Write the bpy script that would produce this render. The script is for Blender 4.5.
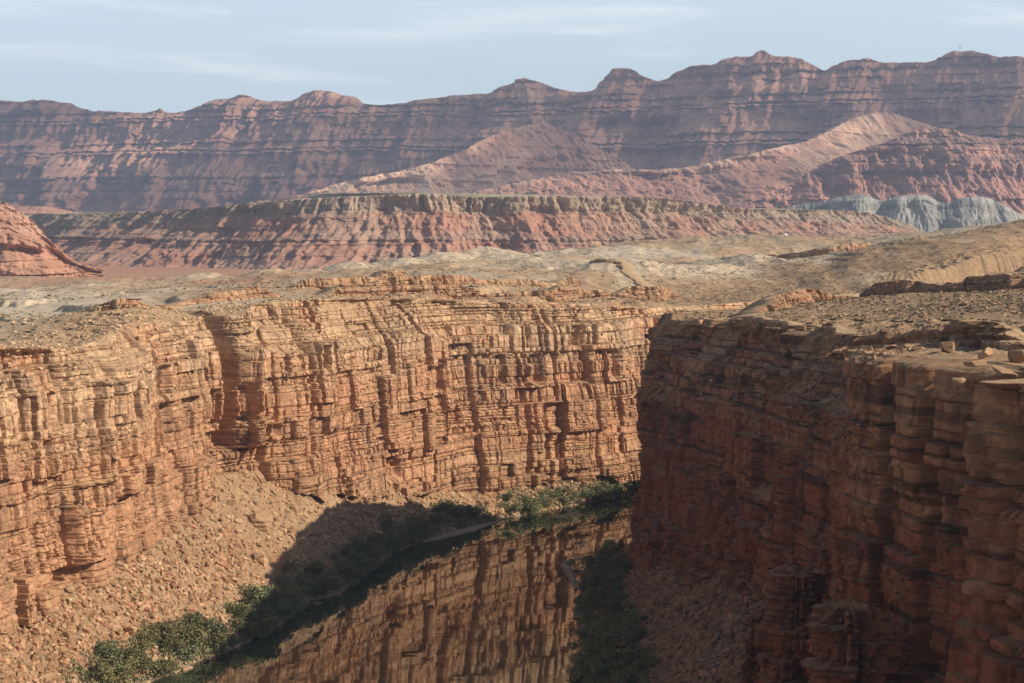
import bpy, bmesh, math, random
import numpy as np

# ------------------------------------------------------------------ camera, sky, sun, exposure
SC = bpy.context.scene
for o in list(bpy.data.objects):
    bpy.data.objects.remove(o, do_unlink=True)
COL = SC.collection
F, PX, PY, CZ = 1800.0, 512.0, 225.0, 143.0        # focal length in px, principal column, horizon row, eye height over the river

cam_d = bpy.data.cameras.new('camera')
cam = bpy.data.objects.new('camera', cam_d)
COL.objects.link(cam)
cam.location = (0, 0, CZ)
cam.rotation_euler = (math.radians(90), 0, 0)
cam_d.sensor_width = 36.0
cam_d.lens = 36.0 * F / 1024.0
cam_d.shift_y = -(341.5 - PY) / 1024.0
cam_d.clip_start = 1.0
cam_d.clip_end = 60000.0
SC.camera = cam

SUN_EL, SUN_AZ = math.radians(30.0), math.radians(98.0)     # azimuth clockwise from the view direction (+Y)
world = bpy.data.worlds.new('World')
SC.world = world
world.use_nodes = True
wn, wl = world.node_tree.nodes, world.node_tree.links
wn.clear()
w_out = wn.new('ShaderNodeOutputWorld')
w_bg = wn.new('ShaderNodeBackground')
w_bg.inputs['Strength'].default_value = 0.07
sky = wn.new('ShaderNodeTexSky')
sky.sky_type = 'NISHITA'
sky.sun_disc = False
sky.sun_elevation = SUN_EL
sky.sun_rotation = SUN_AZ
sky.altitude = 1100
sky.air_density = 1.0
sky.dust_density = 1.3
sky.ozone_density = 1.0
# thin cirrus: streaks of noise over the sky direction
w_tc = wn.new('ShaderNodeTexCoord')
w_sep = wn.new('ShaderNodeSeparateXYZ')
wl.new(w_tc.outputs['Generated'], w_sep.inputs[0])
w_map = wn.new('ShaderNodeMapping')
w_map.inputs['Scale'].default_value = (2.2, 2.2, 18.0)
w_map.inputs['Rotation'].default_value = (0.0, 0.045, 0.0)
w_map.inputs['Location'].default_value = (0.35, 0.2, 0.9)
wl.new(w_tc.outputs['Generated'], w_map.inputs['Vector'])
w_nz = wn.new('ShaderNodeTexNoise')
w_nz.inputs['Scale'].default_value = 3.0
w_nz.inputs['Detail'].default_value = 6
w_nz.inputs['Roughness'].default_value = 0.55
w_nz.inputs['Distortion'].default_value = 0.5
wl.new(w_map.outputs[0], w_nz.inputs['Vector'])
w_ramp = wn.new('ShaderNodeMapRange')
w_ramp.interpolation_type = 'SMOOTHSTEP'
w_ramp.inputs['From Min'].default_value = 0.46
w_ramp.inputs['From Max'].default_value = 0.74
w_ramp.inputs['To Max'].default_value = 0.6
wl.new(w_nz.outputs['Fac'], w_ramp.inputs['Value'])
w_veil = wn.new('ShaderNodeValue'); w_veil.outputs[0].default_value = 0.82
w_mix = wn.new('ShaderNodeMix'); w_mix.data_type = 'RGBA'
w_mix.inputs['B'].default_value = (7.6, 8.95, 9.8, 1)
w_low = wn.new('ShaderNodeMapRange'); w_low.interpolation_type = 'SMOOTHSTEP'      # the veil lies low over the horizon
w_low.inputs['From Min'].default_value = 0.13; w_low.inputs['From Max'].default_value = 0.32
w_low.inputs['To Min'].default_value = 1.0; w_low.inputs['To Max'].default_value = 0.05
wl.new(w_sep.outputs['Z'], w_low.inputs['Value'])
w_fac = wn.new('ShaderNodeMath'); w_fac.operation = 'MULTIPLY'
wl.new(w_veil.outputs[0], w_fac.inputs[0]); wl.new(w_low.outputs[0], w_fac.inputs[1])
wl.new(w_fac.outputs[0], w_mix.inputs['Factor'])
wl.new(sky.outputs[0], w_mix.inputs['A'])
w_cir = wn.new('ShaderNodeMix'); w_cir.data_type = 'RGBA'          # white wisps over the veil
w_cir.inputs['B'].default_value = (10.5, 11.0, 11.3, 1)
w_cf = wn.new('ShaderNodeMath'); w_cf.operation = 'MULTIPLY'
wl.new(w_ramp.outputs[0], w_cf.inputs[0]); wl.new(w_low.outputs[0], w_cf.inputs[1])
wl.new(w_cf.outputs[0], w_cir.inputs['Factor']); wl.new(w_mix.outputs['Result'], w_cir.inputs['A'])
wl.new(w_cir.outputs['Result'], w_bg.inputs['Color'])
wl.new(w_bg.outputs[0], w_out.inputs['Surface'])

sun_d = bpy.data.lights.new('sun', 'SUN')
sun = bpy.data.objects.new('sun', sun_d)
COL.objects.link(sun)
sun_d.energy = 4.6
sun_d.angle = math.radians(0.5)
sun_d.color = (1.0, 0.895, 0.765)
to_sun = np.array([math.cos(SUN_EL) * math.sin(SUN_AZ), math.cos(SUN_EL) * math.cos(SUN_AZ), math.sin(SUN_EL)])
from mathutils import Vector
sun.rotation_euler = Vector(-to_sun).to_track_quat('-Z', 'Y').to_euler()
sun.location = (2000, -200, 1500)

SC.view_settings.view_transform = 'Standard'
SC.view_settings.look = 'None'
SC.view_settings.gamma = 1.0
SC.view_settings.use_curve_mapping = False
SC.view_settings.exposure = 0.54
SC.render.engine = 'CYCLES'
SC.cycles.use_denoising = True
SC.cycles.max_bounces = 6
SC.cycles.diffuse_bounces = 3
SC.cycles.glossy_bounces = 2
SC.cycles.volume_bounces = 0
SC.cycles.use_adaptive_sampling = True

# ------------------------------------------------------------------ noise
def hsh(*a):
    h = np.uint64(0x9E3779B97F4A7C15)
    with np.errstate(over='ignore'):
        acc = None
        for k, v in enumerate(a):
            v = np.asarray(v).astype(np.int64).astype(np.uint64)
            m = np.uint64((0xBF58476D1CE4E5B9, 0x94D049BB133111EB, 0xD6E8FEB86659FD93, 0xA0761D6478BD642F)[k % 4])
            acc = v * m if acc is None else (acc ^ (acc >> np.uint64(29))) * h + v * m
        acc = (acc ^ (acc >> np.uint64(31))) * np.uint64(0x94D049BB133111EB)
        acc = (acc ^ (acc >> np.uint64(28))) * np.uint64(0xBF58476D1CE4E5B9)
        acc = acc ^ (acc >> np.uint64(32))
    return (acc & np.uint64(0xFFFFFF)).astype(np.float64) / float(0xFFFFFF)

def vn(x, y=0.0, seed=0):                     # value noise in [0, 1]
    x, y = np.broadcast_arrays(np.asarray(x, float), np.asarray(y, float))
    i, j = np.floor(x), np.floor(y)
    u, v = x - i, y - j
    u = u * u * u * (u * (u * 6 - 15) + 10); v = v * v * v * (v * (v * 6 - 15) + 10)
    a, b = hsh(i, j, seed), hsh(i + 1, j, seed)
    c, d = hsh(i, j + 1, seed), hsh(i + 1, j + 1, seed)
    return (a * (1 - u) + b * u) * (1 - v) + (c * (1 - u) + d * u) * v

def fbm(x, y=0.0, seed=0, n=4, g=0.5):        # about [-1, 1]
    t, amp, tot = 0.0, 1.0, 0.0
    x, y = np.asarray(x, float), np.asarray(y, float)
    for k in range(n):
        t = t + amp * (vn(x, y, seed + k * 17) * 2 - 1); tot += amp
        amp *= g; x = x * 2.03 + 11.3; y = y * 2.03 + 5.7
    return t / tot

def ridge(x, y=0.0, seed=0, n=4, g=0.5):      # [0, 1], sharp crests at 1
    t, amp, tot = 0.0, 1.0, 0.0
    x, y = np.asarray(x, float), np.asarray(y, float)
    for k in range(n):
        t = t + amp * (1 - np.abs(vn(x, y, seed + k * 17) * 2 - 1)); tot += amp
        amp *= g; x = x * 2.1 + 3.1; y = y * 2.1 + 7.9
    return t / tot

def sm(a, b, x):
    t = np.clip((np.asarray(x, float) - a) / (b - a), 0, 1)
    return t * t * (3 - 2 * t)

def lerp(a, b, t):
    return a + (b - a) * t

def mixc(a, b, t):
    t = np.asarray(t)[..., None]
    return np.asarray(a) * (1 - t) + np.asarray(b) * t

# ------------------------------------------------------------------ mesh and object helpers
def tag(o, label=None, cat=None, group=None, kind=None):
    if label: o['label'] = label
    if cat: o['category'] = cat
    if group: o['group'] = group
    if kind: o['kind'] = kind
    return o

def make_mesh(name, V, faces, col=None, smooth=False):
    """V (n,3); faces (m,k) int array with one k; col (n,3) albedo"""
    me = bpy.data.meshes.new(name)
    V = np.ascontiguousarray(V, np.float32); faces = np.ascontiguousarray(faces, np.int32)
    m, k = faces.shape
    me.vertices.add(len(V)); me.vertices.foreach_set('co', V.ravel())
    me.loops.add(m * k); me.loops.foreach_set('vertex_index', faces.ravel())
    me.polygons.add(m)
    me.polygons.foreach_set('loop_start', np.arange(0, m * k, k, dtype=np.int32))
    me.polygons.foreach_set('use_smooth', np.full(m, smooth))
    if col is not None:
        at = me.attributes.new('Col', 'FLOAT_COLOR', 'POINT')
        c = np.ones((len(V), 4), np.float32); c[:, :3] = np.clip(col, 0.005, 1)
        at.data.foreach_set('color', c.ravel())
    me.update(calc_edges=True)
    return me

def link(name, me, mat=None, parent=None):
    o = bpy.data.objects.new(name, me)
    COL.objects.link(o)
    if mat: me.materials.append(mat)
    if parent: o.parent = parent
    return o

def grid(name, P, C, mat, smooth=False, keep=None, flip=False):
    nr, nc = P.shape[:2]
    idx = np.arange(nr * nc).reshape(nr, nc)
    f = np.stack([idx[:-1, :-1], idx[:-1, 1:], idx[1:, 1:], idx[1:, :-1]], -1)
    if keep is not None: f = f[keep]
    f = f.reshape(-1, 4)
    if flip: f = f[:, ::-1]
    V, Cc = P.reshape(-1, 3), C.reshape(-1, 3)
    if keep is not None:
        used = np.zeros(len(V), bool); used[f.ravel()] = True
        remap = np.cumsum(used) - 1
        V, Cc, f = V[used], Cc[used], remap[f]
    return link(name, make_mesh(name, V, f, Cc, smooth), mat)

def catmull(T, per=60):
    """T (n,k) control table -> dense Catmull-Rom samples"""
    T = np.asarray(T, float)
    A = np.vstack([2 * T[0] - T[1], T, 2 * T[-1] - T[-2]])
    out = []
    for i in range(1, len(A) - 2):
        p0, p1, p2, p3 = A[i - 1], A[i], A[i + 1], A[i + 2]
        for t in np.arange(per) / per:
            out.append(0.5 * ((2 * p1) + (-p0 + p2) * t + (2 * p0 - 5 * p1 + 4 * p2 - p3) * t * t + (-p0 + 3 * p1 - 3 * p2 + p3) * t ** 3))
    out.append(T[-1])
    return np.array(out)

def resample(T, spacing):
    """resample dense rows T (x, y, ...) with a spacing that is a function of (x, y)"""
    d = np.hypot(*np.diff(T[:, :2], axis=0).T)
    s = np.r_[0, np.cumsum(d)]
    w = np.r_[0, np.cumsum(d / spacing(0.5 * (T[1:, 0] + T[:-1, 0]), 0.5 * (T[1:, 1] + T[:-1, 1])))]
    n = int(w[-1]) + 2
    ss = np.interp(np.linspace(0, w[-1], n), w, s)
    return ss, np.stack([np.interp(ss, s, T[:, k]) for k in range(T.shape[1])], 1)

def smooth_normals(ss, XY, side, width):
    """unit normals pointing into the rock; side=+1: rock lies left of travel"""
    u = np.arange(ss[0], ss[-1], 2.0)
    P = np.stack([np.interp(u, ss, XY[:, 0]), np.interp(u, ss, XY[:, 1])], 1)
    k = int(width / 2.0); ker = np.hanning(2 * k + 3); ker /= ker.sum()
    Pp = np.vstack([np.repeat(P[:1], k + 1, 0) + (np.arange(-(k + 1), 0)[:, None]) * (P[1] - P[0]), P,
                    np.repeat(P[-1:], k + 1, 0) + (np.arange(1, k + 2)[:, None]) * (P[-1] - P[-2])])
    Q = np.stack([np.convolve(Pp[:, c], ker, 'valid') for c in (0, 1)], 1)
    T = np.gradient(Q, axis=0)
    N = np.stack([-T[:, 1], T[:, 0]], 1) * side
    N = np.stack([np.interp(ss, u, N[:, c]) for c in (0, 1)], 1)
    return N / np.linalg.norm(N, axis=1, keepdims=True)

# ------------------------------------------------------------------ materials
def surf_mat(name, nscale=0.5, nmix=0.35, bump=0.4, bscale=1.2, dust=0.0, dust_col=(0.42, 0.29, 0.17), rough=0.93, stretch=(1, 1, 1), bdist=0.4, detail=8):
    m = bpy.data.materials.new(name); m.use_nodes = True
    n, l = m.node_tree.nodes, m.node_tree.links
    b = n['Principled BSDF']
    b.inputs['Roughness'].default_value = rough
    b.inputs['Specular IOR Level'].default_value = 0.15
    at = n.new('ShaderNodeAttribute'); at.attribute_name = 'Col'
    tc = n.new('ShaderNodeTexCoord')
    mp = n.new('ShaderNodeMapping'); mp.inputs['Scale'].default_value = stretch
    l.new(tc.outputs['Object'], mp.inputs['Vector'])
    nz = n.new('ShaderNodeTexNoise'); nz.inputs['Scale'].default_value = nscale; nz.inputs['Detail'].default_value = detail; nz.inputs['Roughness'].default_value = 0.65
    l.new(mp.outputs[0], nz.inputs['Vector'])
    mr = n.new('ShaderNodeMapRange'); mr.inputs['From Min'].default_value = 0.3; mr.inputs['From Max'].default_value = 0.7
    mr.inputs['To Min'].default_value = 1 - nmix; mr.inputs['To Max'].default_value = 1 + nmix
    l.new(nz.outputs['Fac'], mr.inputs['Value'])
    mul = n.new('ShaderNodeMix'); mul.data_type = 'RGBA'; mul.blend_type = 'MULTIPLY'; mul.inputs['Factor'].default_value = 1.0
    l.new(at.outputs['Color'], mul.inputs['A']); l.new(mr.outputs[0], mul.inputs['B'])
    colour = mul.outputs['Result']
    if dust > 0:
        g = n.new('ShaderNodeNewGeometry'); sp = n.new('ShaderNodeSeparateXYZ'); l.new(g.outputs['True Normal'], sp.inputs[0])
        d = n.new('ShaderNodeMapRange'); d.interpolation_type = 'SMOOTHSTEP'
        d.inputs['From Min'].default_value = 0.45; d.inputs['From Max'].default_value = 0.85; d.inputs['To Max'].default_value = dust
        l.new(sp.outputs['Z'], d.inputs['Value'])
        dm = n.new('ShaderNodeMix'); dm.data_type = 'RGBA'; dm.inputs['B'].default_value = (*dust_col, 1)
        l.new(d.outputs[0], dm.inputs['Factor']); l.new(colour, dm.inputs['A'])
        colour = dm.outputs['Result']
    l.new(colour, b.inputs['Base Color'])
    if bump > 0:
        nb = n.new('ShaderNodeTexNoise'); nb.inputs['Scale'].default_value = bscale; nb.inputs['Detail'].default_value = 6; nb.inputs['Roughness'].default_value = 0.7
        l.new(mp.outputs[0], nb.inputs['Vector'])
        bp = n.new('ShaderNodeBump'); bp.inputs['Strength'].default_value = bump; bp.inputs['Distance'].default_value = bdist
        l.new(nb.outputs['Fac'], bp.inputs['Height']); l.new(bp.outputs[0], b.inputs['Normal'])
    return m

def plain_mat(name, col, rough=0.8, var=0.25):
    m = bpy.data.materials.new(name); m.use_nodes = True
    n, l = m.node_tree.nodes, m.node_tree.links
    b = n['Principled BSDF']; b.inputs['Roughness'].default_value = rough; b.inputs['Specular IOR Level'].default_value = 0.2
    oi = n.new('ShaderNodeObjectInfo'); nz = n.new('ShaderNodeTexNoise'); nz.inputs['Scale'].default_value = 0.9; nz.inputs['Detail'].default_value = 4
    tc = n.new('ShaderNodeTexCoord'); l.new(tc.outputs['Object'], nz.inputs['Vector'])
    ad = n.new('ShaderNodeMath'); ad.operation = 'ADD'; l.new(oi.outputs['Random'], ad.inputs[0]); l.new(nz.outputs['Fac'], ad.inputs[1])
    mr = n.new('ShaderNodeMapRange'); mr.inputs['From Min'].default_value = 0.3; mr.inputs['From Max'].default_value = 1.7
    mr.inputs['To Min'].default_value = 1 - var; mr.inputs['To Max'].default_value = 1 + var; l.new(ad.outputs[0], mr.inputs['Value'])
    mul = n.new('ShaderNodeMix'); mul.data_type = 'RGBA'; mul.blend_type = 'MULTIPLY'; mul.inputs['Factor'].default_value = 1.0
    mul.inputs['A'].default_value = (*col, 1); l.new(mr.outputs[0], mul.inputs['B']); l.new(mul.outputs['Result'], b.inputs['Base Color'])
    return m

M_WALL = surf_mat('layered_sandstone', nscale=0.35, nmix=0.34, bump=0.7, bscale=0.9, dust=0.4, dust_col=(0.40, 0.265, 0.145), stretch=(1, 1, 1.9), bdist=0.6)
M_GROUND = surf_mat('dry_plateau_soil', nscale=0.16, nmix=0.38, bump=0.35, bscale=0.35, bdist=1.0)
M_MESA = surf_mat('mesa_rock', nscale=0.03, nmix=0.3, bump=0.6, bscale=0.06, bdist=6.0, stretch=(1, 1, 1.8))
M_RANGE = surf_mat('range_rock', nscale=0.009, nmix=0.25, bump=0.5, bscale=0.016, bdist=22.0, stretch=(1, 1, 2.2))
M_ROCK = plain_mat('boulder_rock', (0.36, 0.215, 0.115), 0.92, 0.35)
M_LEAF = plain_mat('riverside_leaves', (0.185, 0.180, 0.085), 0.7, 0.45)
M_SCRUB = plain_mat('desert_scrub', (0.10, 0.092, 0.045), 0.85, 0.35)

# ------------------------------------------------------------------ plans of the two canyon walls
#        x     y    foot  rim   hz   L   shore x, y       (hz: height of the ledgy upper zone, L: its depth)
LEFT = [(-190, -80, 30, 128, 14, 14, -120, -80),
        (-186, 120, 28, 124, 14, 14, -120, 120),
        (-178, 300, 26, 118, 14, 14, -121, 300),
        (-167, 430, 25, 112, 14, 12, -120, 430),
        (-158, 500, 28, 109, 10, 6, -117, 500),
        (-144, 552, 25, 105, 10, 5, -113, 550),
        (-133, 592, 26, 103, 12, 7, -98, 585),
        (-127, 650, 38, 108, 14, 7, -86, 620),
        (-116, 712, 43, 106, 12, 6, -78, 655),
        (-105, 728, 41, 107, 14, 8, -71, 682),
        (-89, 755, 33, 110, 22, 14, -61, 708),
        (-51, 825, 22, 109, 22, 16, -47, 792),
        (-6, 892, 14, 105, 18, 13, -8, 866),
        (36, 940, 12, 102, 14, 9, 33, 918),
        (79, 990, 10, 98, 14, 14, 73, 966),
        (124, 1060, 10, 95, 14, 14, 125, 1030),
        (250, 1200, 10, 97, 14, 14, 255, 1150),
        (450, 1330, 10, 99, 14, 14, 455, 1270),
        (760, 1430, 10, 110, 14, 14, 760, 1370)]
RIGHT = [(150, -80, 60, 134, 6, 8, 20, -80),
         (122, 120, 60, 129, 6, 8, 20, 120),
         (100, 225, 54, 123, 5, 6, 18, 230),
         (79, 288, 46, 117.5, 2, 2, 18, 288),
         (73.5, 301, 44, 117, 2, 2, 18, 301),
         (89, 314, 44, 117, 2, 2, 18, 312),
         (89, 338, 44, 117, 2, 2, 18, 335),
         (84.5, 351, 42, 116.5, 2, 2, 18, 348),
         (79.5, 370, 41, 116, 2, 2, 18, 368),
         (75.5, 380, 40, 115.5, 2, 2, 18, 376),
         (72, 397, 40, 115, 2, 2, 18, 392),
         (74, 411, 40, 114.5, 2, 2, 18, 405),
         (90, 436, 42, 113, 10, 10, 18, 435),
         (86, 475, 41, 112, 16, 14, 18, 470),
         (79, 530, 35, 111, 18, 13, 18, 530),
         (69, 610, 19, 109, 18, 12, 20, 610),
         (60, 668, 13, 107, 14, 11, 20, 665),
         (53, 703, 10, 106, 8, 7, 24, 720),
         (58, 752, 10, 107, 8, 7, 29, 755),
         (86, 796, 10, 106, 8, 8, 46, 790),
         (124, 832, 10, 106, 8, 10, 66, 838),
         (186, 872, 12, 109, 14, 14, 85, 885),
         (235, 935, 14, 116, 14, 16, 100, 930),
         (310, 1030, 14, 128, 14, 16, 160, 1010),
         (430, 1150, 14, 139, 14, 16, 330, 1100),
         (760, 1250, 14, 148, 14, 16, 700, 1200)]

def plan(T, side, spacing):
    D = catmull(T)
    ss, R = resample(D, spacing)
    N = smooth_normals(ss, R[:, :2], side, 26.0)
    return ss, R, N

# ------------------------------------------------------------------ plateau height: thin plate spline over surveyed points
def pp(x, y, Y):
    return ((x - PX) / F * Y, Y, CZ - (y - PY) / F * Y)

ANCH = [pp(*a) for a in [
    (-200, 335, 560), (-150, 300, 1000), (-200, 272, 2400), (0, 338, 640), (50, 322, 800), (20, 305, 1100), (50, 296, 1400), (110, 291, 1500), (100, 276, 2700), (-100, 280, 2200), (300, 271, 2800),
    (134, 298, 690), (165, 305, 740), (100, 318, 720), (200, 300, 830), (250, 291, 900), (230, 282, 1250), (300, 286, 960), (300, 276, 1500), (400, 284, 950), (400, 273, 1250),
    (470, 287, 1000), (500, 267, 1450), (450, 270, 1900), (560, 262, 1500), (540, 290, 1030), (590, 293, 1060), (620, 246, 1800), (600, 275, 1250), (680, 240, 1950), (760, 237, 2050), (840, 241, 2150), (905, 248, 2200),
    (640, 292, 1200), (660, 280, 1350), (700, 283, 1400), (760, 268, 1600), (820, 266, 1700), (960, 252, 2300), (1100, 240, 2400), (1250, 232, 2500),
    (550, 262, 2900), (750, 262, 3000), (950, 262, 3100), (1200, 255, 3200),
    (700, 326, 660), (760, 323, 660), (760, 305, 800), (820, 318, 640), (830, 330, 540), (900, 322, 500), (900, 293, 760), (960, 300, 640), (1024, 282, 720), (1024, 322, 430),
    (860, 272, 900), (940, 262, 900), (1024, 246, 960), (1150, 228, 1000), (1150, 300, 400), (1150, 215, 1400), (1300, 200, 1600), (1000, 236, 1350)]]
ANCH += [(260, 100, 134), (400, 300, 135), (-330, 100, 122), (-420, 300, 116), (300, -60, 138), (-400, -60, 124)]
for T, side in ((LEFT, 1), (RIGHT, -1)):
    D = catmull(T, 10); s0 = np.r_[0, np.cumsum(np.hypot(*np.diff(D[:, :2], axis=0).T))]
    N0 = smooth_normals(s0, D[:, :2], side, 26.0)
    for k in range(0, len(D), 10):
        ANCH.append((D[k, 0] + N0[k, 0] * (D[k, 5] + 3), D[k, 1] + N0[k, 1] * (D[k, 5] + 3), D[k, 3]))
ANCH = np.array(ANCH)
SCL = 500.0
def _u(r2):
    return 0.5 * r2 * np.log(r2 + 1e-9)
_n = len(ANCH)
_A = ANCH[:, :2] / SCL
_K = _u(((_A[:, None] - _A[None]) ** 2).sum(-1)) + np.eye(_n) * 0.006
_Pm = np.c_[np.ones(_n), _A]
_L = np.block([[_K, _Pm], [_Pm.T, np.zeros((3, 3))]])
_W = np.linalg.solve(_L, np.r_[ANCH[:, 2], 0, 0, 0])

def tps(X, Y):
    sh = np.shape(X); q = np.c_[np.ravel(X), np.ravel(Y)] / SCL
    out = np.empty(len(q))
    for a in range(0, len(q), 40000):
        b = q[a:a + 40000]
        out[a:a + 40000] = _u(((b[:, None] - _A[None]) ** 2).sum(-1)) @ _W[:_n] + _W[_n] + b @ _W[_n + 1:]
    return out.reshape(sh)

def plain_z(X, Y):
    return 62.0 - 0.0012 * (Y - 3000)

MOUNDS = [(pp(px_, 280, Y_)[0], Y_, h_, r_) for px_, Y_, h_, r_ in ((642, 1330, 13, 62), (596, 1390, 10, 48), (690, 1400, 11, 55), (560, 1430, 8, 45), (668, 1280, 6, 35), (735, 1480, 8, 50),
           (350, 1400, 7, 34), (395, 1440, 8, 38), (440, 1500, 8, 40), (310, 1350, 6, 32), (270, 1320, 5, 30), (480, 1560, 9, 44), (100, 1250, 5, 50), (30, 1150, 5, 45), (190, 1300, 5, 36))]
def mounds(X, Y):
    m = np.zeros(np.shape(X))
    for x, y, h, r in MOUNDS:
        d = ((X - x) / r) ** 2 + ((Y - y) / (1.3 * r)) ** 2
        m = np.maximum(m, 1.25 * h * np.exp(-d * 1.1))
    return m
def zplateau(X, Y, detail=True):
    zz = tps(X, np.minimum(Y, 3300))
    far = sm(2500, 3100, Y + 0.15 * np.abs(X))
    zz = lerp(zz, plain_z(X, Y), far)
    if detail:
        d = np.hypot(X, Y)
        a = 1 - sm(2300, 2900, Y)
        zz = zz + a * (1.5 * fbm(X / 70, Y / 90, 5, 5) + 0.35 * fbm(X / 9, Y / 9, 8, 3))
        # smooth eroded hummocks on the pale hills
        hum = sm(1080, 1300, Y) * (1 - sm(2300, 2600, Y))
        zz = zz + hum * (8.0 * (ridge(X / 120 + 0.4 * fbm(X / 200, Y / 200, 3), Y / 230, 31, 2) - 0.62) + 3.5 * (ridge(X / 34 + 0.4 * fbm(X / 60, Y / 60, 4), Y / 75, 33, 2) - 0.6) + 1.6 * fbm(X / 28, Y / 40, 32, 3))
        mo = mounds(X, Y); zz = zz + mo * (1 + 0.40 * (ridge(X / 26 + 0.5 * fbm(X / 50, Y / 50, 36), Y / 60, 35, 2) - 0.75))
        # rock ledges: stepped in hard beds
        st = 4.2
        q = zz / st + 0.35 * fbm(X / 55, Y / 55, 41, 4)
        fr = q - np.floor(q)
        step = (np.floor(q) + sm(0.62, 0.74, fr)) * st - 0.35 * st * fbm(X / 55, Y / 55, 41, 4)
        led = sm(0.42, 0.62, vn(X / 190, Y / 160, 52) + 0.25 * fbm(X / 30, Y / 30, 53, 3)) * (1 - 0.75 * hum) * a * (1 - sm(0.5, 3, mo))
        zz = lerp(zz, step - 0.4, 0.85 * led)
    return zz

TAN = np.array([0.36, 0.240, 0.138]); PALE = np.array([0.53, 0.43, 0.30]); REDSOIL = np.array([0.36, 0.185, 0.105]); GREY = np.array([0.30, 0.232, 0.145])
BROWN = np.array([0.30, 0.19, 0.10])
def ground_colour(X, Y, Z, steep):
    n1 = fbm(X / 120, Y / 160, 61, 5); n2 = fbm(X / 35, Y / 45, 62, 4)
    c = mixc(TAN, GREY, sm(-0.2, 0.5, n1 + 0.5 * n2))
    right = sm(20, 140, X) * (1 - sm(1050, 1300, Y - X))
    c = mixc(c, BROWN * (0.92 + 0.25 * n2[..., None]), right * 0.85)
    px = PX + F * X / np.maximum(Y, 50)
    # pale marl on the left flats and on the middle hummocks
    left = (1 - sm(-60, 40, X + 0.12 * Y)) * sm(560, 640, Y) * (1 - sm(1900, 2300, Y))
    mid = sm(1120, 1250, Y) * (1 - sm(1750, 1900, Y)) * sm(-220, -60, X)
    pale = np.clip(left * sm(-0.25, 0.35, n1 + 0.3 * n2) + mid * sm(-0.15, 0.3, n1 * 0.8 + 0.4 * n2), 0, 1)
    pale = np.maximum(pale * 0.8, sm(1.5, 6.0, mounds(X, Y) + 2.5 * n2) * 0.72)
    c = mixc(c, PALE, pale * 0.85)
    c = mixc(c, REDSOIL, left * sm(0.15, 0.45, -n1 + 0.2 * n2) * 0.7)
    far = sm(1850, 2350, Y + 0.3 * X)
    c = mixc(c, mixc(REDSOIL, TAN * 0.9, sm(0.0, 0.4, fbm(X / 500, Y / 160, 63, 3))), far * (1 - sm(-50, 300, X)) )
    c = mixc(c, np.array([0.27, 0.15, 0.08]), sm(0.5, 1.2, steep) * (1 - 0.8 * mid) * 0.9)
    return c * (1 + 0.10 * fbm(X / 6, Y / 6, 64, 3))[..., None]

# ------------------------------------------------------------------ bedded, jointed cliff relief
class Beds:
    def __init__(self, lo, hi, tmin, tmax, jmin, jmax, seed):
        r = np.random.RandomState(seed); b = [lo]
        while b[-1] < hi:
            b.append(b[-1] + tmin + (tmax - tmin) * r.rand() ** 1.8)
        self.b = np.array(b); n = len(b)
        self.j = jmin + (jmax - jmin) * r.rand(n) ** 1.3
        self.ph = r.rand(n) * 50; self.pr = r.rand(n); self.seed = seed
    def cell(self, s, z, warp=0.35):
        i = np.clip(np.searchsorted(self.b, z, 'right') - 1, 0, len(self.b) - 2)
        fz = z - self.b[i]; th = self.b[i + 1] - self.b[i]
        js = self.j[i]
        q = s / js + self.ph[i] + warp * (vn(s / js * 0.7, i * 3.7, self.seed + 5) - 0.5) * 2
        k = np.floor(q); fs = q - k
        return i, k, hsh(i, k, self.seed), np.minimum(fs, 1 - fs) * js, fz, th

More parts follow.
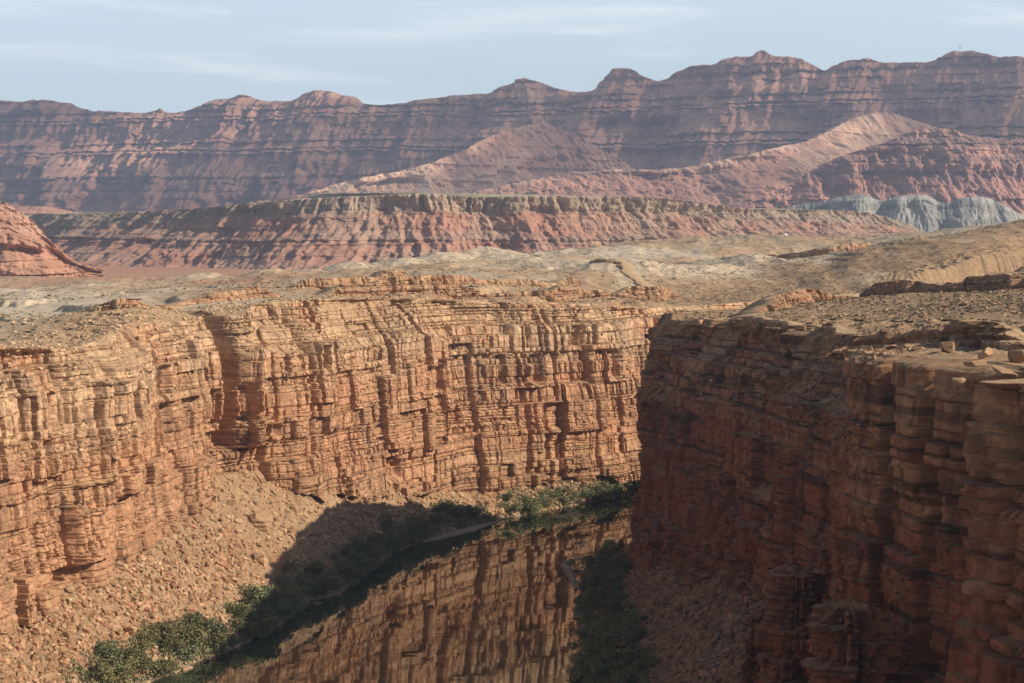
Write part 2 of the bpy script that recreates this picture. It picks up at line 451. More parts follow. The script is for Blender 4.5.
def cliff_relief(s, z, b_big, b_mid, b_fine, seed, big=3.6, mid=1.0, fine=0.42, butt=7.5, crack=4.6, bedding=0.0, joint=0.9, grit=0.0):
    """distance into the rock (+) for every (s, z), and an id-like random per block for colour"""
    zz = z + 2.0 * fbm(s / 110, 0, seed, 2) + 0.3 * fbm(s / 14, z / 40, seed + 1, 2)
    sw = s + 1.5 * fbm(z / 13, s / 60, seed + 2, 3)
    D = -butt * fbm(sw / 58, z / 150, seed + 3, 2) - 0.32 * butt * fbm(sw / 17, z / 80, seed + 13, 2)
    # tall columns split by deep joints
    JB = Beds(-60, 4000, 3.5, 34, 1, 2, seed + 4).b
    k = np.searchsorted(JB, sw, 'right') - 1; d0, d1 = sw - JB[k], JB[k + 1] - sw
    edge = np.minimum(d0, d1); kk = np.where(d0 < d1, k, k + 1)
    deep = hsh(kk, 3, seed + 5)
    zc0 = np.floor(zz / 34 + hsh(k, 8, seed + 14))
    D += 4.4 * (hsh(k, zc0, seed + 6) - 0.5)
    reach = sm(0.30, 0.55, vn(kk * 7.3, z / 22, seed + 7))
    D += crack * deep * reach * np.exp(-(edge / (0.40 + 0.9 * deep)) ** 2)
    # thin joints
    JB = Beds(-60, 4000, 1.0, 11, 1, 2, seed + 15).b; sj = sw + 0.8 * (vn(sw / 9, z / 40, seed + 15) - 0.5)
    k5 = np.searchsorted(JB, sj, 'right') - 1; d0, d1 = sj - JB[k5], JB[k5 + 1] - sj
    e5 = np.minimum(d0, d1); k5 = np.where(d0 < d1, k5, k5 + 1)
    D += joint * sm(0.5, 0.62, vn(k5 * 5.1, z / 9, seed + 16)) * np.exp(-(e5 / 0.33) ** 2)
    if grit: D += grit * fbm(sw / 0.7, z / 0.6, seed + 30, 2)
    # big blocks
    i, kb, h, e, fz, th = b_big.cell(sw, zz)
    D += big * (h - 0.5) + big * 1.1 * (hsh(i, kb, seed + 8) > 0.90) * sm(0, 3.0, e) * sm(0, 4.0, np.minimum(fz, 2.5 * (th - fz)))
    patch = vn(sw / 34, i * 3.3, seed + 17)
    D += 1.2 * (b_big.pr[i] - 0.5) * (0.3 + patch) + 1.3 * sm(0.3, 0.7, patch) * np.exp(-(fz / 0.7) ** 2) + 0.6 * np.exp(-(e / 0.6) ** 2)
    # how broken each panel is: some faces are massive, some fall apart into beds
    rough = 0.10 + 0.90 * sm(0.30, 0.85, 0.55 * hsh(i, kb, seed + 18) + 0.45 * vn(sw / 26, zz / 17, seed + 19))
    # medium beds
    i2, k2, h2, e2, fz2, th2 = b_mid.cell(sw, zz)
    i3, k3, h3, e3, fz3, th3 = b_fine.cell(sw, zz)
    thin0 = sm(0.42, 0.68, vn(sw / 24, zz / 9, seed + 12))
    miss = hsh(i2, k2, seed + 9) > 0.90
    p2 = vn(sw / 19, i2 * 2.7, seed + 20)
    D += rough * (mid * (h2 - 0.5) + mid * 2.2 * (b_mid.pr[i2] - 0.5) * p2) + mid * 1.7 * miss * (0.35 + 0.65 * rough)
    D += (0.10 + 1.1 * rough * p2) * np.exp(-(fz2 / 0.32) ** 2) + (0.15 + 0.45 * rough) * np.exp(-(e2 / 0.3) ** 2)
    if bedding:                                        # beds that run through, with rounded noses and dark undercuts
        D += bedding * (b_mid.pr[i2] - 0.5) * (0.5 + 0.9 * p2) * (0.75 + 0.5 * h2)
        D += bedding * 0.8 * np.exp(-(fz2 / 0.30) ** 4) * (0.3 + p2)
        D += bedding * 0.5 * (h3 - 0.5) * thin0
    D += rough * (0.25 * np.clip(1 - (th2 - fz2) / 0.5, 0, 1) + 0.2 * np.clip(1 - e2 / 0.5, 0, 1))
    # thin beds
    i3, k3, h3, e3, fz3, th3 = b_fine.cell(sw, zz)
    thin = sm(0.42, 0.68, vn(sw / 24, zz / 9, seed + 12))
    D += fine * (0.12 + 0.88 * thin) * ((h3 - 0.5) + (b_fine.pr[i3] - 0.5) * 1.5 * vn(sw / 11, i3 * 1.9, seed + 21))
    D += 0.32 * fbm(sw / 1.7, z / 1.5, seed + 10, 3) + 0.5 * fbm(sw / 7, z / 11, seed + 11, 3)
    return D, h, h2, h3, i, i2, i3, miss

def wall_colour(s, z, rel, R, seed, v, palette, varnish=0.45):
    D, h, h2, h3, i, i2, i3, miss = rel
    red, mid, tan, dark = [np.array(p) for p in palette]
    t = hsh(i2, 5, seed) * 0.5 + hsh(i, 6, seed) * 0.35 + 0.3 * (h2 - 0.5)
    up = sm(0.35, 1.0, v)
    c = mixc(red, mid, sm(0.15, 0.85, t * 0.85 + 0.45 * up))
    c = mixc(c, tan, sm(0.35, 0.90, t * 0.6 + 0.55 * up + 0.25 * (h3 - 0.5)))
    # desert varnish: streaks hanging from bed tops, and whole dark beds
    st = sm(0.55, 0.8, vn(s / 2.3, z / 26, seed + 21) * 0.6 + vn(s / 14, z / 17, seed + 22) * 0.5)
    c = mixc(c, dark, st * 0.40)
    band = (hsh(i3, 9, seed) > 0.80) * sm(0.40, 0.6, vn(s / 22, i3 * 2.1, seed + 23))
    c = mixc(c, dark, band * varnish)
    c = mixc(c, red * 1.15, sm(0.55, 0.75, vn(s / 19, z / 15, seed + 24)) * 0.5)
    c = c * (0.86 + 0.28 * h3 + 0.10 * (h2 - 0.5))[..., None]
    return c

def build_wall(name, T, side, spacing, nA, nB, nD, seed, palette, talus_pal, label, crags=(), up_scale=1.0, kw={}, varnish=0.45, relscale=None, extra=None, beds=((6, 20, 7, 24), (1.5, 8.0, 2.2, 9.5), (0.45, 1.7, 1.2, 6.0))):
    ss, R, N = plan(T, side, spacing)
    nc = len(ss)
    X0, Y0, foot, rim, hz, L, sx, sy = R.T
    foot = foot + 4.0 * fbm(ss / 38, 0, seed + 50, 3) + 3.0 * fbm(ss / 11, 3, seed + 51, 2)
    foot = np.maximum(foot, 6)
    lo, hi = -10, 160
    bb, bm, bf = [Beds(lo, hi, *b, seed + 1 + q) for q, b in enumerate(beds)]
    # --- cliff rows
    v = np.linspace(0, 1, nB)[:, None]
    zlo = foot - 3.0
    z = zlo + (rim - zlo) * v
    S = np.broadcast_to(ss, z.shape)
    rel = cliff_relief(S, z, bb, bm, bf, seed, **kw)
    D = rel[0].copy()
    if relscale is not None: D *= relscale(R, S, z)
    hz2 = np.maximum(2.0, hz * (1 + 0.35 * fbm(ss / 23, 9, seed + 60, 3)))
    zc = rim - hz2
    batter = 0.085 * (z - foot) - 3.5
    # ledgy zone: terraces on the beds, partly buried by debris
    zzz = z + 1.6 * fbm(S / 90, 0, seed, 2) + 0.5 * fbm(S / 14, z / 40, seed + 1, 2)
    im = rel[5]; zbed = bm.b[im] + (z - zzz)
    deb = sm(0.42, 0.62, vn(S / 16, z / 30, seed + 61) + 0.2 * fbm(S / 4, z / 4, seed + 62, 2))
    ztop = lerp(np.maximum(zbed, zc - 1), z, 0.15 + 0.75 * deb)
    fu = np.clip((ztop - zc) / hz2, 0, 1.0)
    off = batter + L * fu ** lerp(0.45, 1.25, sm(0.3, 0.7, vn(S / 55, 0, seed + 76)))
    D = D * (1 - 0.35 * sm(0, 1, np.clip((z - zc) / hz2, 0, 1)) * deb)
    # at the very top fade relief so it meets the plateau
    fade = 1 - sm(0.985, 1.0, v)
    O = off + D * (0.25 + 0.75 * fade)
    if extra is not None: O = O + extra(R, S, z, rim)
    Xc = X0 + N[:, 0] * O; Yc = Y0 + N[:, 1] * O
    # small vertical breakup so bed tops are not ruled lines
    zc_ = z + 0.15 * fbm(S / 3.1, z / 2.0, seed + 63, 2) * fade * sm(0, 0.02, v)
    cliff = np.stack([Xc, Yc, zc_], -1)
    ccol = wall_colour(S, z, rel, R, seed, v * np.ones_like(z), palette, varnish)
    upz = np.clip((z - zc) / hz2, 0, 1)
    ccol = mixc(ccol, np.array(talus_pal[0]), 0.55 * sm(0.05, 0.5, upz) * deb)
    # dust and debris near the foot
    ccol = mixc(ccol, np.array(talus_pal[1]), 0.6 * (1 - sm(0.0, 0.14, v + 0.05 * fbm(S / 9, z / 9, seed + 64, 3))))
    # --- talus rows, from under water up to the foot of the cliff (runs on 4 m into the rock)
    u = np.linspace(0, 1, nA)[:, None]
    ex = cliff[0, :, 0], cliff[0, :, 1]
    def soft(a, w=31):
        k = np.hanning(w + 2); k /= k.sum(); return np.convolve(np.pad(a, w // 2 + 1, 'edge'), k, 'valid')[:len(a)]
    O0 = soft(soft(O[0], 61), 61)
    tx = sx + (X0 + N[:, 0] * (O0 + 5) - sx) * u; ty = sy + (Y0 + N[:, 1] * (O0 + 5) - sy) * u
    St = np.broadcast_to(ss, tx.shape)
    # shoreline wanders, low bank then slope
    prof = 0.10 * u + 0.90 * u ** 1.35
    ztop_ = soft(foot, 61) + 3.0 + 2.5 * fbm(ss / 45, 5, seed + 65, 2)
    tz = -1.6 + (ztop_ + 1.6) * prof
    env = sm(0, 0.12, u)
    tz = tz + env * (2.6 * fbm(tx / 22, ty / 22, seed + 66, 4) + 1.1 * fbm(tx / 7, ty / 7, seed + 67, 3) + 0.55 * fbm(tx / 2.0, ty / 2.0, seed + 68, 3)) + 0.7 * fbm(tx / 9, ty / 9, seed + 69, 3)
    tcol = mixc(np.array(talus_pal[0]), np.array(talus_pal[1]), sm(-0.3, 0.4, fbm(tx / 17, ty / 17, seed + 70, 4)))
    tcol = mixc(tcol, np.array((0.30, 0.235, 0.155)), (1 - sm(0.8, 2.4, tz)))
    tcol = tcol * (1 + 0.25 * fbm(tx / 1.6, ty / 1.6, seed + 71, 3))[..., None]
    talus = np.stack([tx, ty, tz], -1)
    # --- rim rows back onto the plateau
    w = np.linspace(0, 1, nD)[1:, None]
    back = O[-1] + w ** 1.2 * 46.0
    dx = X0 + N[:, 0] * back; dy = Y0 + N[:, 1] * back
    zp = zplateau(dx, dy)
    rough = np.sin(np.pi * np.clip(w, 0, 1)) * (0.9 * fbm(dx / 5, dy / 5, seed + 72, 3) + 0.5 * fbm(dx / 1.6, dy / 1.6, seed + 73, 3))
    q = zp / 1.3 + 0.5 * fbm(dx / 9, dy / 9, seed + 75, 3)
    zst = (np.floor(q) + sm(0.55, 0.7, q - np.floor(q)) - 0.3) * 1.3 - 0.65 * fbm(dx / 9, dy / 9, seed + 75, 3)
    zp = lerp(zp, zst, 0.8 * (1 - sm(0.5, 0.85, w)))
    dz = lerp(cliff[-1, :, 2], zp, sm(0, 0.3, w)) + rough - 2.2 * sm(0.86, 1.0, w)
    rimrows = np.stack([dx, dy, dz], -1)
    sl = np.abs(np.gradient(dz, axis=0)) / np.maximum(np.hypot(np.gradient(dx, axis=0), np.gradient(dy, axis=0)), 0.1)
    rcol = mixc(np.array(talus_pal[0]), ground_colour(dx, dy, dz, sl), sm(0.1, 0.75, w + 0.15 * fbm(dx / 8, dy / 8, seed + 74, 3)))
    P = np.concatenate([cliff, rimrows], 0); C = np.concatenate([ccol, rcol], 0)
    ow = grid(name, P, C, M_WALL, flip=(side > 0)); tag(ow, label, 'cliff', None, 'structure')
    return dict(ss=ss, R=R, N=N, talus=talus, tcol=tcol, cliff=P, nB=nB, foot=foot, O=O)

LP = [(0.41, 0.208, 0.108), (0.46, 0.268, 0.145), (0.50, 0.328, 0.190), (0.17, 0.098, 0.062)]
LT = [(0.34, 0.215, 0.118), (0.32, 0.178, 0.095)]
RP = [(0.25, 0.090, 0.045), (0.285, 0.122, 0.060), (0.32, 0.170, 0.088), (0.040, 0.024, 0.018)]  # shaded wall: part of its shade is darkened into this rock palette
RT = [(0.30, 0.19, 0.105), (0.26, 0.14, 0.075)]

def sp_left(x, y):
    return np.where((y > 420) & (y < 1120), np.maximum(0.36, 0.00052 * y), 1.6)
def sp_right(x, y):
    return np.where((y > 270) & (y < 860), np.maximum(0.2, 0.00058 * y), 1.2)

def left_extra(R, S, z, rim):
    # the deep slot beside the turn of the wall, open down to mid-height
    i = np.argmin(np.hypot(R[:, 0] + 112, R[:, 1] - 718)); s0 = S[0, i]
    d = S - s0 - 2.0 * fbm(z / 12, 1, 777, 2)
    slot = 13.0 * np.exp(-np.abs(d / 3.6) ** 4) * sm(50, 58, z)
    bulge = -5.0 * np.exp(-((d - 14) / 9) ** 2) * sm(46, 60, z)
    return slot + bulge

def right_extra(R, S, z, rim):
    def at(x, y):
        return S[0, np.argmin(np.hypot(R[:, 0] - x, R[:, 1] - y))]
    e = np.zeros_like(z)
    # joint between the two pillars
    d = S - at(78.3, 373) - 0.5 * fbm(z / 14, 1, 778, 2); e += 9.0 * np.exp(-np.abs(d / 1.6) ** 4)
    # joint beside the nearest block
    d = S - at(84.2, 353) - 0.8 * fbm(z / 14, 1, 779, 2); e += 10.0 * np.exp(-np.abs(d / 1.9) ** 4)
    # steps along the receding wall
    d = S - at(84, 500); e += 3.0 * np.tanh(d / 1.5) * np.exp(-np.abs(d / 18)) * sm(40, 60, z)
    return e

print('left wall'); LW = build_wall('canyon_cliff', LEFT, 1, sp_left, 110, 260, 70, 100, LP, LT,
    'tall sunlit layered sandstone cliff along the left bank of the river', extra=left_extra, kw=dict(bedding=0.75, joint=1.6, grit=0.12), beds=((6, 20, 7, 28), (1.2, 7.0, 2.2, 11.0), (0.4, 1.6, 1.2, 7.0)))
def rel_r(R, S, z):
    near = sm(420, 470, R[:, 1])
    return 0.8 + 0.2 * near
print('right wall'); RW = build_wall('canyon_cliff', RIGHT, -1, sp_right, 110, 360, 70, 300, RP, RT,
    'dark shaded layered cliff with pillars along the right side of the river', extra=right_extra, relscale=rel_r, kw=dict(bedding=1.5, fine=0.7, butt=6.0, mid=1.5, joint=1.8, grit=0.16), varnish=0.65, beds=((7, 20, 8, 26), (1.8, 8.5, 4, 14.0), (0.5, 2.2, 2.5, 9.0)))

def talus_sheet(W, label, side):
    o = grid('talus_slope', W['talus'], W['tcol'], M_GROUND_TALUS, flip=(side > 0)); tag(o, label, 'slope', None, 'structure')
M_GROUND_TALUS = surf_mat('talus_debris', nscale=0.8, nmix=0.38, bump=0.9, bscale=1.1, bdist=0.8)
talus_sheet(LW, 'sunlit slope of fallen rock below the left cliff', 1)
talus_sheet(RW, 'shaded slope of fallen rock below the right cliff', -1)

# ------------------------------------------------------------------ the ground: one sheet with the canyon cut out of it
def offset_poly(W, d):
    i = np.linspace(0, len(W['ss']) - 1, 160).astype(int)
    return W['R'][i, :2] + W['N'][i] * (W['R'][i, 5] + d)[:, None]
def inside(poly, X, Y):
    x, y = X.ravel(), Y.ravel(); c = np.zeros(len(x), bool)
    x1, y1 = poly[-1]
    for x2, y2 in poly:
        m = ((y2 > y) != (y1 > y))
        if m.any():
            t = np.zeros(len(x)); t[m] = (x1 - x2) * (y[m] - y2) / (y1 - y2) + x2
            c ^= m & (x < t)
        x1, y1 = x2, y2
    return c.reshape(X.shape)
hole = np.vstack([offset_poly(LW, 28), offset_poly(RW, 28)[::-1]])
cols = np.concatenate([np.linspace(-700, -60, 90)[:-1], np.linspace(-60, 1090, 900), np.linspace(1090, 1750, 90)[1:]])
rowsY = np.concatenate([np.geomspace(60, 380, 70)[:-1], np.geomspace(380, 2400, 860), np.geomspace(2400, 13000, 220)[1:]])
GX = (cols[None, :] - PX) / F * rowsY[:, None]; GY = np.broadcast_to(rowsY[:, None], GX.shape).copy()
GX = GX + np.sign(cols[None, :] - PX) * 120 * (1 - sm(60, 500, GY)) * sm(300, 600, np.abs(cols[None, :] - PX))
print('plateau'); GZ = zplateau(GX, GY)
ins = inside(hole, GX, GY)
keep = ~(ins[:-1, :-1] | ins[1:, :-1] | ins[:-1, 1:] | ins[1:, 1:])
steep = np.abs(np.gradient(GZ, axis=0)) / np.maximum(np.gradient(GY, axis=0), 0.1)
GC = ground_colour(GX, GY, GZ, steep)
og = grid('plateau_ground', np.stack([GX, GY, GZ], -1), GC, M_GROUND, keep=keep)
tag(og, 'tan and pale desert plateau with low ledges around the canyon', 'ground', None, 'structure')

# ------------------------------------------------------------------ low rock ledges on the plateau, and the pinnacle
def rock_ledge(pts, h, seed, palette, label, depth=16):
    """pts: (column, distance) down a line; the ledge faces the canyon and sinks back into the slope behind"""
    T = catmull(np.array([((x - PX) / F * Y, Y) for x, Y in pts]), 30)
    ss, R = resample(T, lambda x, y: np.maximum(0.35, 0.0006 * y))
    R = R + 3.5 * np.stack([fbm(ss / 21, 0, seed + 1, 4), fbm(ss / 21, 9, seed + 2, 4)], 1)
    N = smooth_normals(ss, R, 1, 22.0)
    if np.mean(N[:, 1]) < 0: N = -N
    bb, bm, bf = Beds(-20, 40, 2.5, 6, 4, 12, seed + 3), Beds(-20, 40, 0.9, 2.4, 1.6, 7, seed + 4), Beds(-20, 40, 0.3, 0.9, 1, 4, seed + 5)
    hh = h * np.clip(0.25 + 1.3 * vn(ss / 34, 0, seed + 6), 0.1, 1.25) * sm(0, 25, ss) * sm(0, 25, ss[-1] - ss)
    v = np.linspace(0, 1, max(10, int(h * 3)))[:, None]
    z0 = zplateau(R[:, 0], R[:, 1])
    z = z0 - 1.2 + (hh + 1.2) * v; S = np.broadcast_to(ss, z.shape)
    rel = cliff_relief(S, z - z0 + 4, bb, bm, bf, seed, big=1.6, mid=0.8, fine=0.4, butt=3.0, crack=1.8)
    O = rel[0] + 1.4 * v ** 3
    P = [np.stack([R[:, 0] + N[:, 0] * O, R[:, 1] + N[:, 1] * O, z], -1)]
    C = [wall_colour(S, z, rel, R, seed, 0.6 * np.ones_like(z), palette)]
    w = np.linspace(0, 1, 14)[1:, None]
    b = O[-1] + w * depth; bx = R[:, 0] + N[:, 0] * b; by = R[:, 1] + N[:, 1] * b
    zb = zplateau(bx, by); bz = lerp(z[-1], zb - 0.8, sm(0.05, 1, w)) + 0.25 * fbm(bx / 2.5, by / 2.5, seed + 7, 3)
    P.append(np.stack([bx, by, bz], -1)); C.append(mixc(np.array(palette[2]) * 0.9, ground_colour(bx, by, bz, 0 * bz), sm(0.1, 0.8, w) * np.ones_like(bz)))
    o = grid('rock_ledge', np.concatenate(P), np.concatenate(C), M_WALL, flip=True); tag(o, label, 'ledge', None, 'structure')
LP2 = [(0.34, 0.18, 0.10), (0.40, 0.24, 0.13), (0.45, 0.31, 0.18), (0.15, 0.09, 0.055)]
RP2 = [(0.30, 0.155, 0.085), (0.34, 0.20, 0.11), (0.38, 0.26, 0.15), (0.11, 0.065, 0.042)]
print('ledges')
rock_ledge([(318, 848), (350, 868), (380, 882), (440, 922), (510, 968), (560, 1000), (600, 1045), (640, 1100), (690, 1180)], 7, 810, LP2, 'long dark rock ledge running just above the left canyon rim')
rock_ledge([(280, 925), (345, 945), (420, 1000), (480, 1050), (530, 1110), (590, 1200)], 6, 820, LP2, 'second rock ledge higher up behind the long one on the left plateau')
rock_ledge([(60, 700), (95, 694), (134, 700), (180, 752), (230, 800), (290, 838)], 5, 830, LP2, 'broken rock ledge on the knoll above the left cliff')
rock_ledge([(835, 790), (870, 770), (910, 745), (960, 715), (1030, 670), (1110, 640)], 4.5, 840, RP2, 'dark red rock ledge crossing the right hillside')
rock_ledge([(755, 690), (800, 740), (850, 785), (900, 815), (960, 825), (1040, 800)], 4, 850, RP2, 'thin rock ledge high on the right hillside')
rock_ledge([(575, 1330), (600, 1290), (632, 1220), (650, 1150)], 3, 860, LP2, 'short reddish ledge beside the pale hummocks')
rock_ledge([(730, 1560), (770, 1500), (810, 1470), (850, 1480), (890, 1600)], 5, 870, LP2, 'red ledge cutting the pale hill beyond the right slope')
rock_ledge([(815, 452), (845, 438), (880, 428), (920, 412), (960, 388), (1010, 372), (1060, 360)], 4.5, 880, RP2, 'blocky caprock ledge along the top of the right pillars', depth=10)
rock_ledge([(680, 690), (712, 660), (750, 620), (792, 575), (830, 520)], 3.0, 890, RP2, 'low caprock ledge along the rim of the shaded right cliff', depth=10)

def pinnacle(cx, cy, z0, z1, r0, r1, seed, label):
    nth, nz_ = 260, 150
    th = np.linspace(0, 2 * math.pi, nth); v = np.linspace(0, 1, nz_)[:, None]
    z = z0 + (z1 - z0) * v; S = np.broadcast_to(th * r0, (nz_, nth))
    bb, bm, bf = Beds(0, 160, 5, 9, 5, 12, seed), Beds(0, 160, 1.2, 3.5, 2, 6, seed + 1), Beds(0, 160, 0.4, 1.2, 1, 4, seed + 2)
    wr = 0.5 - 0.5 * np.cos(th)                                    # 0 at the seam, so the ring closes
    rel = cliff_relief(S, z * np.ones_like(S), bb, bm, bf, seed, big=2.4, mid=1.4, fine=0.6, butt=3.0, crack=0.0, bedding=1.6)
    rad = (r0 + (r1 - r0) * v ** 0.8) * (1 + 0.22 * np.cos(2 * th + 0.7 + 2 * v)) - rel[0] * sm(0, 0.08, wr)
    kc = int(0.88 * nz_); tc_ = np.clip((np.arange(nz_) - kc) / (nz_ - 1 - kc), 0, 1)[:, None]
    rad = np.where(tc_ > 0, rad[kc:kc + 1] * (1 - tc_), rad); top_ = sm(0, 0.25, tc_)
    z = np.where(tc_ > 0, z[kc, 0] + 0.10 * r1 * np.sin(tc_ * 1.5), z)
    P = np.stack([cx + rad * np.cos(th + 1.2), cy + rad * np.sin(th + 1.2), z + 1.6 * fbm(rad * np.cos(th) / 2.6, rad * np.sin(th) / 2.6, seed + 5, 4) * top_ + 0.0 * S], -1)
    P[:, -1] = P[:, 0]
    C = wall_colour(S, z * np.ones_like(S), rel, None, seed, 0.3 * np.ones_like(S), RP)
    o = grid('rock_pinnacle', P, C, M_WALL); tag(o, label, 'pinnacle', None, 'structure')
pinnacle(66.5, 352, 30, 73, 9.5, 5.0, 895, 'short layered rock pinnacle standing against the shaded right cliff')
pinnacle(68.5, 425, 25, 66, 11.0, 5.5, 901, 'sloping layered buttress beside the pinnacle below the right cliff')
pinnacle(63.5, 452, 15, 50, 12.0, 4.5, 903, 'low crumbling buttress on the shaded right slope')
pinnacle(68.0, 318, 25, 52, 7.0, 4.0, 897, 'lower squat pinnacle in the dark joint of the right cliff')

# ------------------------------------------------------------------ river
def water_mat():
    m = bpy.data.materials.new('river_water'); m.use_nodes = True
    n, l = m.node_tree.nodes, m.node_tree.links
    b = n['Principled BSDF']
    b.inputs['Base Color'].default_value = (0.040, 0.050, 0.024, 1)
    b.inputs['Roughness'].default_value = 0.02
    b.inputs['IOR'].default_value = 2.1
    tc = n.new('ShaderNodeTexCoord')
    hs = []
    for sc, st, amp in ((0.16, (0.55, 1.0, 1.0), 0.018), (0.75, (0.5, 1.0, 1.0), 0.0030)):
        mp = n.new('ShaderNodeMapping'); mp.inputs['Scale'].default_value = st
        nz = n.new('ShaderNodeTexNoise'); nz.inputs['Scale'].default_value = sc; nz.inputs['Detail'].default_value = 2.0
        mu = n.new('ShaderNodeMath'); mu.operation = 'MULTIPLY'; mu.inputs[1].default_value = amp
        l.new(tc.outputs['Object'], mp.inputs['Vector']); l.new(mp.outputs[0], nz.inputs['Vector']); l.new(nz.outputs['Fac'], mu.inputs[0]); hs.append(mu)
    ad = n.new('ShaderNodeMath'); ad.operation = 'ADD'; l.new(hs[0].outputs[0], ad.inputs[0]); l.new(hs[1].outputs[0], ad.inputs[1])
    bp = n.new('ShaderNodeBump'); bp.inputs['Strength'].default_value = 1.0; bp.inputs['Distance'].default_value = 1.0
    l.new(ad.outputs[0], bp.inputs['Height']); l.new(bp.outputs[0], b.inputs['Normal'])
    return m
rv = np.array([[(x, y, 0.0) for x in np.linspace(-150, 800, 40)] for y in np.linspace(-80, 1420, 60)])
orv = grid('river', rv, np.full_like(rv, 0.05), water_mat(), smooth=True)
tag(orv, 'calm dark river mirroring the sunlit cliff', 'river', None, 'structure')

# sandbars: low lens-shaped banks
M_SAND = surf_mat('wet_sand', nscale=0.3, nmix=0.15, bump=0.2, bscale=2.0, bdist=0.1)
def sandbar(pts, wid, label, h=0.5):
    T = catmull(np.array([(*p, w) for p, w in zip(pts, wid)]), 16)
    tn = np.gradient(T[:, :2], axis=0); tn /= np.linalg.norm(tn, axis=1, keepdims=True)
    nrm = np.stack([-tn[:, 1], tn[:, 0]], 1)
    q = np.linspace(-1, 1, 15)
    P = np.zeros((15, len(T), 3))
    ww = T[:, 2] * (1 + 0.25 * fbm(np.arange(len(T)) / 5.0, 0, 91, 3))
    P[..., :2] = T[None, :, :2] + nrm[None] * (q[:, None] * ww[None])[..., None]
    P[..., 2] = h * (1 - q[:, None] ** 2) - 0.12 + 0.08 * fbm(P[..., 0] / 3, P[..., 1] / 3, 92, 3)
    C = mixc(np.array((0.24, 0.185, 0.12)), np.array((0.33, 0.26, 0.17)), sm(0.1, 0.4, P[..., 2]))
    o = grid('sandbar', P, C, M_SAND, smooth=True)
    tag(o, label, 'sandbar', None, 'structure')
def rp(x, y):
    Y = CZ * F / (y - PY); return ((x - PX) / F * Y, Y)
sandbar([rp(418, 543), rp(445, 536), rp(470, 529), rp(500, 521)], (1.2, 4.0, 4.5, 1.0), 'long thin pale sandbar along the left bank')
sandbar([rp(556, 519), rp(566, 515), rp(578, 512)], (0.8, 2.4, 0.8), 'tiny pale sandbar at the far bend of the river')
sandbar([rp(576, 590), rp(571, 575), rp(567, 563), rp(592, 556)], (0.8, 1.8, 2.4, 0.6), 'pale curved sandbar at the tip of the right bank')

# ------------------------------------------------------------------ escarpments: mesas, ranges
def interp_bands(z, table):
    zs = [t[0] for t in table]; cs = np.array([t[1] for t in table])
    return np.stack([np.interp(z, zs, cs[:, k]) for k in range(3)], -1)

